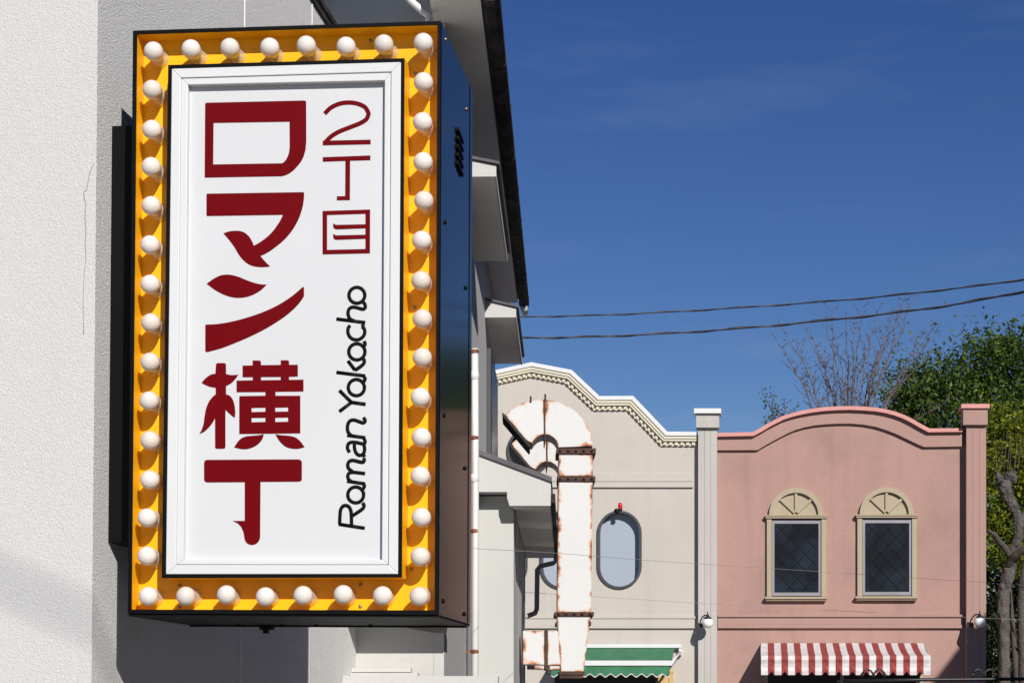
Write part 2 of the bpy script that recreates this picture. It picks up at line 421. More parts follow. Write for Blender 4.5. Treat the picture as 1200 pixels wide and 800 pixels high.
# raised white panel
PO = [(197.0, 76.4), (473.9, 68.4), (470.9, 676.2), (189.6, 677.0)]
PW = [(201.2, 80.4), (470.0, 72.5), (466.6, 672.2), (194.2, 672.4)]
PG = [(211.9, 91.4), (458.2, 84.2), (455.0, 661.5), (206.4, 661.4)]
PR = [(220.0, 99.4), (450.8, 94.4), (447.4, 655.2), (214.8, 655.4)]
PF = .020                                                  # panel face stands proud of the lip
pan = None
m = MB(); quadring(m, SG, PO, PW, PF, .004)
Pp = SG.pl(PO, PF); mu = MB()
ctr = sum(Pp, Vector()) / 4
for k in range(4):
    a, b = Pp[k], Pp[(k + 1) % 4]
    e = (b - a).normalized(); inw = (ctr - (a + b) / 2); inw = (inw - e * inw.dot(e)).normalized()
    mu.box(a - N * .0045 + e * (.0052 if k % 2 else 0), (b - a) - e * (.0104 if k % 2 else 0), inw * .005, -N * (PF + TR - .0045 - .0005))
frm = m.build('panel_edge', M['black_paint'], sign); mu.build('panel_upstand', M['yellow'], frm)
m = MB(); quadring(m, SG, PW, PG, PF - .001, .05); wf = bevel(m.build('panel_frame', M['sign_white'], sign), .0022)
def inset(q, d):
    c = (sum(p[0] for p in q) / 4, sum(p[1] for p in q) / 4)
    return [(x + (d if x < c[0] else -d), y + (d if y < c[1] else -d)) for x, y in q]
m = MB(); quadring(m, SG, inset(PG, .5), PR, PF - .0055, .045); bevel(m.build('panel_moulding', M['sign_white'], wf), .002)
AC = PF - .0055 - .023
m = MB(); m.prism(SG.pl(inset(PR, -4), AC), -N * .004); ac = m.build('lettering_panel', M['acrylic'], sign)
m = MB(); m.prism(SG.pl(inset(PO, 2.5), AC - .008), -N * (AC - .008 + TR - .0006)); m.build('panel_core', M['black_paint'], frm)

# --- lettering
def tx(pts, s, ox, oy): return [(x / s + ox, y / s + oy) for x, y in pts]
def smooth_loop(pts, n=0): return pts
VT = .0012
def glyph(name, loops, mat, holes=()):
    mb = MB()
    for k, l in enumerate(loops):
        hs = [SG.pl(h, AC + VT) for h in (holes if k == 0 else ())]
        mb.prism(SG.pl(l, AC + VT), -N * (VT - .0002), hs)
    return mb.build(name, mat, ac)
def arc_smooth(pts, lo, hi):
    return pts
def cr(pts, closed=False, n=4, corner=38):
    """Catmull-Rom through the points, keeping points with a sharp turn as corners."""
    m_ = len(pts); out = []
    def turn(i):
        a, b, c = pts[(i - 1) % m_], pts[i % m_], pts[(i + 1) % m_]
        v1 = (b[0] - a[0], b[1] - a[1]); v2 = (c[0] - b[0], c[1] - b[1])
        d = math.hypot(*v1) * math.hypot(*v2)
        if d == 0: return 180
        return math.degrees(math.acos(max(-1, min(1, (v1[0] * v2[0] + v1[1] * v2[1]) / d))))
    rng = range(m_ if closed else m_ - 1)
    for i in rng:
        p1, p2 = pts[i], pts[(i + 1) % m_]
        p0 = pts[(i - 1) % m_] if (closed or i > 0) else p1
        p3 = pts[(i + 2) % m_] if (closed or i + 2 < m_) else p2
        if turn(i) > corner: p0 = p1
        if turn(i + 1) > corner: p3 = p2
        L = math.hypot(p2[0] - p1[0], p2[1] - p1[1])
        t1 = ((p2[0] - p0[0]) / 2, (p2[1] - p0[1]) / 2); t2 = ((p3[0] - p1[0]) / 2, (p3[1] - p1[1]) / 2)
        def clampv(t):
            l = math.hypot(*t); return t if l <= L or l == 0 else (t[0] * L / l, t[1] * L / l)
        t1, t2 = clampv(t1), clampv(t2)
        for k in range(n):
            s = k / n; h00 = 2 * s**3 - 3 * s**2 + 1; h10 = s**3 - 2 * s**2 + s; h01 = -2 * s**3 + 3 * s**2; h11 = s**3 - s**2
            out.append((h00 * p1[0] + h10 * t1[0] + h01 * p2[0] + h11 * t2[0], h00 * p1[1] + h10 * t1[1] + h01 * p2[1] + h11 * t2[1]))
    if not closed: out.append(pts[-1])
    return out
s_, ox, oy = 6.953, 225, 105
glyph('red_character', [tx([(107, 122), (110, 113), (120, 108), (915, 90), (926, 94), (930, 104), (931, 420), (925, 490), (908, 550), (885, 592), (858, 625), (828, 657), (795, 682), (762, 698), (730, 706), (103, 717)], s_, ox, oy)], M['red_vinyl'],
      [tx([(175, 272), (795, 262), (796, 470), (791, 510), (780, 545), (764, 575), (742, 597), (728, 601), (172, 610)], s_, ox, oy)])
s_, oy = 7.273, 215
glyph('red_character', [tx([(123, 96), (126, 89), (134, 87), (945, 74), (953, 77), (956, 86)], s_, ox, oy) + cr(tx([(956, 86), (953, 130), (945, 190), (925, 260), (895, 330), (850, 405), (790, 475), (720, 535), (650, 585), (583, 618)], s_, ox, oy))[1:] +
      cr(tx([(583, 618), (622, 663), (665, 705)], s_, ox, oy))[1:] + cr(tx([(665, 705), (640, 710), (580, 712), (520, 703), (470, 680), (430, 645), (395, 600), (365, 548), (320, 485), (268, 425)], s_, ox, oy))[1:] +
      cr(tx([(268, 425), (310, 410), (360, 403), (410, 405), (450, 420), (480, 445), (505, 480), (527, 530)], s_, ox, oy))[1:] +
      cr(tx([(527, 530), (580, 500), (640, 455), (690, 405), (730, 350), (755, 310), (775, 267)], s_, ox, oy))[1:] + tx([(134, 277), (126, 275), (123, 268)], s_, ox, oy)], M['red_vinyl'])
oy = 310
glyph('red_character', [cr(tx([(125, 162), (180, 123), (235, 95), (290, 85), (345, 90), (400, 105), (460, 130), (530, 155), (590, 168), (637, 170)], s_, ox, oy)) + cr(tx([(637, 170), (590, 215), (530, 252), (470, 274), (400, 283), (330, 275), (260, 250), (190, 212), (125, 162)], s_, ox, oy))[1:-1],
      tx([(113, 520), (116, 513), (124, 510)], s_, ox, oy) + cr(tx([(124, 510), (200, 507), (300, 493), (420, 465), (540, 428), (650, 385), (750, 335), (850, 270), (900, 228), (943, 191)], s_, ox, oy))[1:] + tx([(950, 190), (954, 197)], s_, ox, oy) +
      cr(tx([(954, 270), (920, 320), (870, 375), (800, 435), (720, 490), (620, 550), (500, 610), (380, 662), (250, 712), (132, 744)], s_, ox, oy)) + tx([(120, 743), (113, 735)], s_, ox, oy)], M['red_vinyl'])
s_, oy = 6.953, 415
g1 = tx([(195, 85), (199, 76), (208, 71), (264, 71), (273, 76), (277, 85), (277, 158)], s_, ox, oy) + cr(tx([(277, 160), (300, 166), (330, 169), (378, 165)], s_, ox, oy))[1:] + cr(tx([(378, 165), (350, 205), (315, 238), (277, 258)], s_, ox, oy))[1:] + \
     cr(tx([(277, 326), (305, 335), (330, 365), (345, 410), (352, 470), (348, 517)], s_, ox, oy)) + cr(tx([(348, 517), (310, 488), (272, 450)], s_, ox, oy))[1:] + tx([(272, 755), (268, 764), (258, 768), (202, 768), (192, 764), (188, 755), (188, 520)], s_, ox, oy) + \
     cr(tx([(188, 520), (165, 560), (130, 603), (95, 632), (60, 648)], s_, ox, oy))[1:] + cr(tx([(60, 648), (80, 610), (95, 560), (103, 500), (115, 440), (135, 390), (165, 350), (193, 324)], s_, ox, oy))[1:] + \
     cr(tx([(193, 272), (150, 265), (110, 250), (78, 232)], s_, ox, oy)) + cr(tx([(78, 232), (105, 200), (140, 172), (170, 160), (195, 158)], s_, ox, oy))[1:-1]
g2 = [(494, 50), (548, 50), (557, 54), (561, 62), (562, 88), (723, 86), (723, 48), (780, 48), (788, 53), (790, 62), (790, 85), (862, 85), (862, 180), (790, 183), (790, 208), (908, 206), (908, 302), (680, 305), (680, 337), (882, 337), (882, 643), (388, 648), (385, 645), (385, 345), (390, 340), (598, 337), (598, 307), (363, 308), (363, 214), (495, 211), (495, 186), (412, 186), (412, 92), (494, 90)]
hl = [[(562, 185), (723, 184), (723, 209), (562, 211)], [(485, 436), (598, 434), (598, 467), (485, 470)], [(678, 434), (783, 432), (783, 465), (678, 467)], [(485, 518), (598, 516), (598, 550), (485, 553)], [(678, 516), (783, 514), (783, 548), (678, 551)]]
l1 = cr(tx([(584, 650), (575, 685), (550, 720), (510, 750), (460, 768), (410, 772), (343, 757)], s_, ox, oy)) + cr(tx([(343, 757), (370, 715), (400, 685), (440, 668), (490, 663), (540, 658), (584, 650)], s_, ox, oy))[1:-1]
l2 = cr(tx([(680, 650), (720, 657), (790, 663), (840, 675), (880, 705), (917, 755)], s_, ox, oy)) + cr(tx([(917, 755), (870, 768), (820, 768), (770, 755), (730, 725), (700, 688), (680, 650)], s_, ox, oy))[1:-1]
glyph('red_character', [tx(g2, s_, ox, oy), g1, l1, l2], M['red_vinyl'], [tx(h, s_, ox, oy) for h in hl])
s_, oy = 6.667, 525
glyph('red_character', [tx([(94, 115), (97, 102), (106, 93), (120, 90), (830, 86), (845, 90), (855, 99), (858, 112), (858, 235), (855, 250), (846, 258), (832, 260), (535, 262), (532, 690), (528, 712), (517, 732), (500, 746), (482, 753), (462, 754), (440, 748), (424, 735), (412, 714), (408, 690), (402, 655), (385, 615), (360, 587), (318, 566), (412, 566), (412, 264), (120, 266), (106, 262), (97, 254), (94, 242)], s_, ox, oy)], M['red_vinyl'])
# small red column: 2, 丁, 目
s_, ox, oy = 4.0, 365, 105
def ribbon(pts, w):
    L = []; Rr = []
    for i, p in enumerate(pts):
        a, b = pts[max(i - 1, 0)], pts[min(i + 1, len(pts) - 1)]
        t = (b[0] - a[0], b[1] - a[1]); l = math.hypot(*t); n_ = (-t[1] / l, t[0] / l)
        ww = w[i] if isinstance(w, list) else w
        L.append((p[0] + n_[0] * ww / 2, p[1] + n_[1] * ww / 2)); Rr.append((p[0] - n_[0] * ww / 2, p[1] - n_[1] * ww / 2))
    return L + Rr[::-1]
two = cr([(62, 113), (90, 86), (130, 67), (175, 61), (218, 67), (252, 84), (268, 112), (258, 138), (228, 158), (180, 177), (130, 197), (92, 220), (66, 246)], n=5)
sml = glyph('red_numeral', [tx(ribbon(two, 20), s_, ox, oy)], M['red_vinyl'])
mb = MB(); mb.prism(SG.pl(tx([(53, 240), (277, 235), (277, 256), (53, 261)], s_, ox, oy), AC + VT + .0003), -N * VT); mb.build('red_numeral_foot', M['red_vinyl'], ac)
glyph('small_red_character', [tx([(53, 317), (276, 309), (276, 331), (181, 333.5), (180, 518), (119, 519), (119, 500), (158, 499), (159, 334.5), (53, 338)], s_, ox, oy)], M['red_vinyl'])
glyph('small_red_character', [tx([(52, 569), (275, 562), (274, 767), (52, 772)], s_, ox, oy), tx([(101, 627), (115, 634), (253, 631), (253, 650), (115, 655), (103, 648)], s_, ox, oy), tx([(101, 676), (115, 683), (253, 680), (253, 699), (115, 704), (103, 698)], s_, ox, oy)], M['red_vinyl'],
      [tx([(73, 588), (253, 582), (253, 747), (73, 751)], s_, ox, oy)])
# black script, one tube per stroke, pressed almost flat
def circ(cx, cy, r, a0=0, a1=360, n=28): return [(cx + r * math.cos(R(a0 + (a1 - a0) * k / n)), cy + r * math.sin(R(a0 + (a1 - a0) * k / n))) for k in range(n + 1)]
A, B = (5.157, 380, 325), (5.157, 380, 470)
let = [
 ('R', B, [[(88, 742), (245, 766)], [(93, 742), (95, 690), (99, 655), (112, 634), (132, 629), (150, 638), (161, 662), (164, 700), (165, 752)], [(164, 694), (205, 668), (232, 648), (241, 630), (232, 612)]]),
 ('o', B, [circ(190, 565, 48), [(234, 530), (243, 512), (238, 500)]]),
 ('m', B, [[(137, 482), (247, 498)], [(168, 486), (150, 474), (142, 452), (150, 434), (172, 428), (247, 436)], [(172, 424), (150, 408), (142, 386), (150, 364), (172, 356), (228, 368), (241, 360), (240, 342)]]),
 ('a', B, [[(153, 309), (141, 285), (144, 260), (160, 248), (190, 248), (238, 257), (247, 244), (240, 224)], [(182, 250), (184, 290), (196, 316), (216, 326), (236, 316), (244, 292), (240, 262)], [(236, 322), (245, 335)]]),
 ('n', B, [[(138, 205), (248, 220)], [(165, 207), (148, 192), (140, 166), (144, 135), (158, 117), (182, 113), (232, 130), (245, 124), (246, 112), (236, 97)]]),
 ('Y', B, [[(91, 62), (160, 10)], [(91, -66), (160, 2)], [(158, 5), (250, 18)]]),
 ('o', A, [circ(194, 665, 49), [(238, 632), (247, 612), (240, 600)]]),
 ('k', A, [[(73, 573), (248, 595)], [(143, 503), (186, 560)], [(186, 560), (222, 536), (241, 515), (240, 496), (230, 488)]]),
 ('a', A, [circ(197, 449, 49), [(238, 420), (247, 402), (240, 384)]]),
 ('c', A, [[(156, 289), (145, 306), (143, 332), (154, 358), (176, 374), (204, 376), (230, 362), (244, 338), (242, 312), (228, 297)], [(228, 297), (240, 283)]]),
 ('h', A, [[(73, 251), (248, 273)], [(180, 262), (156, 250), (144, 222), (148, 195), (164, 181), (190, 181), (234, 192), (247, 182), (246, 164), (236, 150)]]),
 ('o', A, [circ(197, 108, 48)]),
]
for nm, (s1, x1, y1), strokes in let:
    mb = MB()
    for k, st in enumerate(strokes):
        p = tx(st, s1, x1, y1)
        if len(p) > 2 and len(p) < 20: p = cr(p, n=5, corner=75)
        mb.tube(SG.pl(p, AC + .0006 + .00035 * k), .0053, 10, flat=(N, .16))
    mb.build('black_letter', M['black_vinyl'], ac)

# --- bulbs
def interp(a, b, k, n): return (a[0] + (b[0] - a[0]) * k / n, a[1] + (b[1] - a[1]) * k / n)
TL, TRc, BR, BL = (179.0, 60.2), (496.3, 51.0), (492.6, 697.2), (172.8, 697.7)
pos = [interp(TL, TRc, k, 7) for k in range(8)] + [interp(TRc, BR, k, 14) for k in range(1, 14)] + [interp(BR, BL, k, 7) for k in range(8)] + [interp(BL, TL, k, 14) for k in range(1, 14)]
HB = .072                                                  # centre of the ball above the trough floor
prof = []
RB = .0284
for k in range(13):
    a = math.pi / 2 - k * (math.pi * .56) / 12
    prof.append((max(.0002, RB * math.cos(a)), HB + RB * math.sin(a)))
prof += [(.0273, HB - .012), (.0258, HB - .022), (.0232, HB - .032), (.0175, HB - .040), (.0150, HB - .050), (.0145, HB - .066)]
mb = MB(); mb.lathe((0, 0, 0), N, prof, 28)
proto = mb.build('bulb', M['opal'], sign); proto_me = proto.data
for v in proto_me.vertices: v.co += sign.location
mb = MB(); mb.lathe((0, 0, 0), N, [(.0205, HB - .0385), (.0232, HB - .040), (.0238, .010), (.0268, .006), (.0270, .0005)], 24)
cproto = mb.build('bulb_collar', M['collar'], sign)
for v in cproto.data.vertices: v.co += sign.location
cproto.parent = proto
for k, (x, y) in enumerate(pos):
    if k == 0: b, c = proto, cproto
    else:
        b = proto.copy(); COL.objects.link(b); c = cproto.copy(); COL.objects.link(c); c.parent = b; b.parent = sign
    fl = SG.px(x, y, HB - TR) - N * HB
    b.location = fl - sign.location
    rb = random.Random(k * 13 + 5); b.rotation_euler = (R(rb.uniform(-3, 3)), R(rb.uniform(-3, 3)), R(rb.uniform(-3, 3)))
for x, y in ((434, 48), (486.6, 86.6), (210.2, 685.6), (210.2, 710.5), (482.3, 665.7), (422.5, 684.5), (422.5, 710), (486, 360), (484.5, 511)):
    mb = MB(); q = SG.px(x, y, -TR); mb.lathe(q, N, [(.0052, .0), (.0052, .003), (.004, .0055), (.0002, .006)], 12); mb.build('bolt', M['bolt'], tro)
for k in range(1, 14):
    x, y = interp(TRc, BR, k, 14); mb = MB(); q = SG.px(x + 17, y + 6, -TR); mb.lathe(q, N, [(.0022, .0), (.0018, .002), (.0002, .0025)], 8); mb.build('rivet', M['bolt'], tro)
# underside rail, bolts, bracket and wall mount
ub = (Oo[3] + Oo[2]) / 2
def und(u, d, z): return Oo[3].lerp(Oo[2], u) - N * d + Z * (z - .0075)
mb = MB(); mb.box(und(.01, SD - .03, -.001), (Oo[2] - Oo[3]) * .98, D * .028, -Z * .004); mb.build('bottom_rail', M['underside'], sign)
for u in (.2, .36, .48, .67):
    mb = MB(); mb.lathe(und(u, SD - .09, .0), -Z, [(.0075, 0), (.0075, .008), (.0003, .009)], 8); mb.build('bolt', M['black_paint'], sign)
mb = MB(); mb.box(und(.27, SD - .06, -.001), U * .04, D * .04, -Z * .014); mb.box(und(.28, SD - .05, -.015), U * .016, D * .02, -Z * .012); mb.build('cable_gland', M['black_paint'], sign)
mb = MB()
a = SG.px(424, 724.5, -SD); 
mb.prism(SG.pl([(450, 727), (519, 727.5), (524, 731), (522.5, 742), (508, 741), (470, 734)], -SD + .02), -N * .012); mb.build('bracket_plate', M['pipe_grey'], sign)
q0 = W1.px(131, 148); q1 = W1.px(126.3, 635)
dep = (q0 - C0).dot(D)
zt, zb = q0.z, q1.z
mb = MB()
gap = (Oo[0] - C0).dot(U)
mb.box(C0 + D * dep + U * .001 + Z * zb, U * (gap + .03), D * .36, Z * (zt - zb)); mnt = mb.build('wall_mount', M['black_paint'], sign)

# ================================================================== NARROW HOUSE behind (eave, canopies, porch)
T2 = math.atan(65 / 2250)
D2 = Vector((math.sin(T2), math.cos(T2), 0)); U2 = Vector((math.cos(T2), -math.sin(T2), 0)); N2 = -D2
WB = Vector((-.20, 14, 0))                                  # a point on its street side
def b2(y, out=0., z=0.): return WB + D2 * ((y - 14) / D2.y) + U2 * out + Z * z
house2 = empty('narrow_house', b2(9.4), 'pale narrow house behind the sign, with dark eaves, window canopies and a lean-to porch', 'house')
mb = MB(); mb.box(b2(9.4), D2 * 6.6, -U2 * .05, Z * 5.0); mb.build('side_wall', M['house_wall'], house2)
mb = MB(); mb.prism([b2(9.4, -.051), b2(9.4, -1.3), b2(9.4, -1.3, 5.745), b2(9.4, -.051, 5.745)], D2 * .15); mb.build('front_wall', M['house_wall'], house2)
gu = [at(474, -8, 9.25), at(481, 1, 9.25), at(496.5, 14.5, 9.25), at(501, 17, 9.25), at(502.5, 20, 9.25), at(502.6, 120, 9.25)]
mb = MB(); mb.tube(gu, .0175, 12); mb.build('drainpipe', M['pipe_white'], house2)
mb = MB(); mb.box(b2(15.85, -.152), D2 * .15, -U2 * 4.0, Z * 4.99); mb.build('rear_wall', M['house_wall'], house2)
# main roof: soffit board + sheet + gutter
mb = MB(); mb.box(b2(9.0, -.055, 5.003), D2 * 7.0, U2 * .245, Z * .03); mb.build('soffit', M['plywood'], house2)
mb = MB(); mb.box(b2(9.56, -.05, 5.0), D2 * 6.4, -U2 * .12, Z * .745); mb.build('upper_wall', M['house_wall'], house2)
mb = MB(); mb.box(b2(8.15, -1.35, 5.75), D2 * 1.4, U2 * 1.8, Z * .06); mb.box(b2(9.56, -4.0, 5.75), D2 * 6.5, U2 * 3.97, Z * .06); mb.build('upper_roof_and_shade_eave', M['roof_tin'], house2)  # front overhang sits out of view, added to shade the front wall
mb = MB(); mb.prism([b2(9.06, -.045, 5.093), b2(9.06, .215, 5.04), b2(9.06, .215, 5.10), b2(9.06, -.045, 5.153)], D2 * 6.97); rf = mb.build('roof', M['roof_tin'], house2)
mb = MB()
gp = [(.205, 5.03), (.205, 4.975), (.225, 4.955), (.262, 4.955), (.285, 4.985), (.285, 5.035)]
mb.prism([b2(8.98, a_, z_) for a_, z_ in gp], D2 * 7.05)
for k in range(9):
    mb.prism([b2(9.1 + k * .85, a_, z_) for a_, z_ in [(.201, 5.035), (.201, 4.972), (.223, 4.951), (.264, 4.951), (.288, 4.984), (.288, 5.037)]], D2 * .025)
mb.build('gutter', M['gutter'], rf)
mb = MB(); mb.tube([b2(15.9, .24, 4.96), b2(16.03, .25, 4.93)], .03, 10); mb.build('gutter_outlet', M['pipe_white'], rf)
for yn, yf, xo, zu, h0, h1 in ((10.3, 12.3, .21, 4.49, .10, .050), (14.04, 16.0, .218, 4.49, .115, .055)):
    mb = MB(); mb.prism([b2(yn, .001, zu), b2(yn, xo, zu), b2(yn, xo, zu + h1), b2(yn, .001, zu + h0)], D2 * (yf - yn))
    c_ = mb.build('window_canopy', M['soffit_pale'], house2)
    mb = MB(); mb.prism([b2(yn - .012, -.0, zu - .012), b2(yn - .012, xo + .012, zu - .012), b2(yn - .012, xo + .012, zu + h1), b2(yn - .012, 0, zu + h0)], D2 * .011)
    mb.box(b2(yn, xo + .001, zu - .012), D2 * (yf - yn), U2 * .010, Z * (h1 + .01)); mb.build('fascia', M['fascia'], c_)
    mb = MB(); mb.prism([b2(yn - .03, 0, zu + h0 + .001), b2(yn - .03, xo + .03, zu + h1 + .001), b2(yn - .03, xo + .03, zu + h1 + .016), b2(yn - .03, 0, zu + h0 + .016)], D2 * (yf - yn + .05)); mb.build('sheet_roof', M['slate'], c_)
# window on the side wall beneath the second canopy
mb = MB(); mb.box(b2(14.3, .002, 3.0), D2 * 1.4, U2 * .03, Z * 1.3); wo = mb.build('window', M['frame_dark'], house2)
mb = MB(); mb.box(b2(14.36, .033, 3.06), D2 * 1.28, U2 * .004, Z * 1.18); mb.build('pane', M['glass'], wo)
# porch with lean-to roof
PP = Plane(b2(12.83), N2)
mb = MB(); mb.prism(PP.pl([(548, 527.5), (645.6, 564), (645.3, 592.3), (597, 592.3), (595.6, 587), (594.2, 583), (594.2, 576), (548, 576)]), D2 * 4.4)
pc = mb.build('porch_fascia', M['fascia'], house2)
mb = MB(); mb.prism(PP.pl([(548, 521.8), (646.6, 558.4), (646.9, 564.2), (548, 527.3)], .02), D2 * 4.46); mb.build('porch_roof', M['slate'], house2)
z0 = PP.px(600, 576).z
zs = PP.px(620, 592.3).z
xo_ = (PP.px(645.3, 592) - b2(12.83)).dot(U2)
mb = MB(); mb.box(b2(12.86, .245, zs - .006), D2 * 4.35, U2 * (xo_ - .25), Z * .005); mb.build('porch_soffit', M['soffit_pale'], house2)
mb = MB(); mb.box(b2(13.0, .001), D2 * 3.6, U2 * .239, Z * (z0 - .01)); mb.build('porch_wall', M['house_wall'], house2)
mb = MB(); mb.box(b2(12.83, xo_ + .002, zs + .02), D2 * 4.4, U2 * .028, Z * .06); pg = mb.build('porch_gutter', M['gutter'], house2)
pp_ = [at(651, 632, 17.1), at(651.5, 657, 17.1), at(648, 659.5, 17.1), at(633, 663, 17.1), at(629.6, 667, 17.1), at(629, 713, 17.1), at(627, 718, 17.1), at(615, 722.5, 16.8)]
mb = MB(); mb.tube(pp_, .022, 12); mb.build('downpipe', M['pipe_grey'], pg)
# white downpipe with rusty clamps beside the sign
yp = 11.4
xp = at(556.4, 600, yp)
mb = MB(); mb.tube([(xp.x - .0, xp.y, .05), (xp.x + .004, xp.y, 2.58), (xp.x + .004, xp.y, 3.0), (xp.x + .0, xp.y, 3.75)], .0205, 16); dp = mb.build('drainpipe', M['pipe_white'], house2)
for py in (412, 513, 622, 763):
    c_ = at(556.4, py, yp)
    mb = MB(); mb.lathe((c_.x, yp, c_.z - .012), Z, [(.0212, 0), (.0235, .003), (.0235, .02), (.0212, .024)], 16); mb.box((c_.x - .055, yp - .004, c_.z - .006), (.04, 0, 0), (0, .008, 0), (0, 0, .012)); mb.build('clamp', M['clamp'], dp)
for py, h in ((440, .05), (560, .05)):
    c_ = at(556.4, py, yp)
    mb = MB(); mb.lathe((c_.x, yp, c_.z - h / 2), Z, [(.0208, 0), (.026, .006), (.026, h - .006), (.0208, h)], 16); mb.build('coupling', M['pipe_white'], dp)
# recessed entrance wall between the two houses, an unseen slab added to shade it, and the white ledges
EW = Plane(b2(9.36), N2)
zsl = EW.px(470, 727).z
mb = MB(); mb.prism([b2(9.14, .09, zsl), b2(9.14, -1.1, zsl), b2(9.14, -1.1, zsl + .06), b2(9.14, .09, zsl + .06)], D2 * .25); mb.build('entrance_shade_slab', M['house_wall'], house2)
ze = EW.px(470, 790).z
mb = MB(); mb.box(b2(9.30, -.155, ze + .012), D2 * .09, -U2 * .9, Z * .02); mb.box(b2(9.27, -.12, ze - .012), D2 * .10, -U2 * .95, Z * .02); mb.build('ledge', M['fascia'], house2)
zl = at(500, 797.5, 10.6).z
zl = at(500, 791.5, 9.1).z; mb = MB(); mb.box(b2(9.1, .275, zl - .20), D2 * .155, -U2 * 1.02, Z * .20); mb.build('ledge', M['fascia'], house2)

# ================================================================== DUCTS
duct_m = M['rust']
DP = Plane(Vector((0, 14.45, 0)), Vector((0, -1, 0)))
DD = Vector((0, 1, 0))
DEPTH = .37
def sheet(mb, f, nu, nv, wu, wv, e_off=0.0, thick=DEPTH, plane=DP, open_u0=False, open_u1=False):
    """A sheet-metal box: front face f(u,v)->px, sides pushed back; stores distance to the nearest edge."""
    b0 = len(mb.v); idx = {}
    for i in range(nu + 1):
        for j in range(nv + 1):
            u, v = i / nu, j / nv
            idx[i, j] = len(mb.v); mb.v.append(plane.px(*f(u, v), e_off))
            mb.e[idx[i, j]] = min(min(u, 1 - u) * wu, min(v, 1 - v) * wv)
    for i in range(nu):
        for j in range(nv):
            mb.f.append([idx[i, j], idx[i + 1, j], idx[i + 1, j + 1], idx[i, j + 1]])
    per = [(i, 0) for i in range(nu)] + [(nu, j) for j in range(nv)] + [(i, nv) for i in range(nu, 0, -1)] + [(0, j) for j in range(nv, 0, -1)]
    prev = [idx[p] for p in per]
    K = 5
    for k in range(1, K + 1):
        cur = []
        for p in per:
            q = mb.v[idx[p]] + DD * (thick * k / K); cur.append(len(mb.v)); mb.v.append(q); mb.e[cur[-1]] = min(k, K - k) / K * thick
        for a in range(len(per)):
            b = (a + 1) % len(per)
            mb.f.append([prev[a], cur[a], cur[b], prev[b]])
        prev = cur
    mb.f.append(prev[::-1])
SCL = 14.45 / F
def quad(a, b, c, d):                                       # TL TR BR BL
    def f(u, v):
        t = lerp(a, b, u); w = lerp(d, c, u); return lerp(t, w, v)
    return f
ZX = lambda x, y: (x / 7.27 + 580, y / 7.27 + 450)
def elbow(a0, a1):
    def f(u, v):
        ri, ro = 114, 405 + 30 * max(0, (a0 + (a1 - a0) * u - 90) / 50)
        end = 161 + (139.5 - 161) * v
        ang = a0 + (a1 - a0) * u
        if ang > 90: ang = 90 + (ang - 90) * (end - 90) / (a1 - 90) if a1 > 90 else ang
        r = ri + (ro - ri) * v
        cx, cy = 428 - 0, 540
        k = math.cos(R(ang)); s = math.sin(R(ang))
        return ZX(cx + r * k, cy - r * s)
    return f
duct_root = DP.px(648, 786) + DD * .18
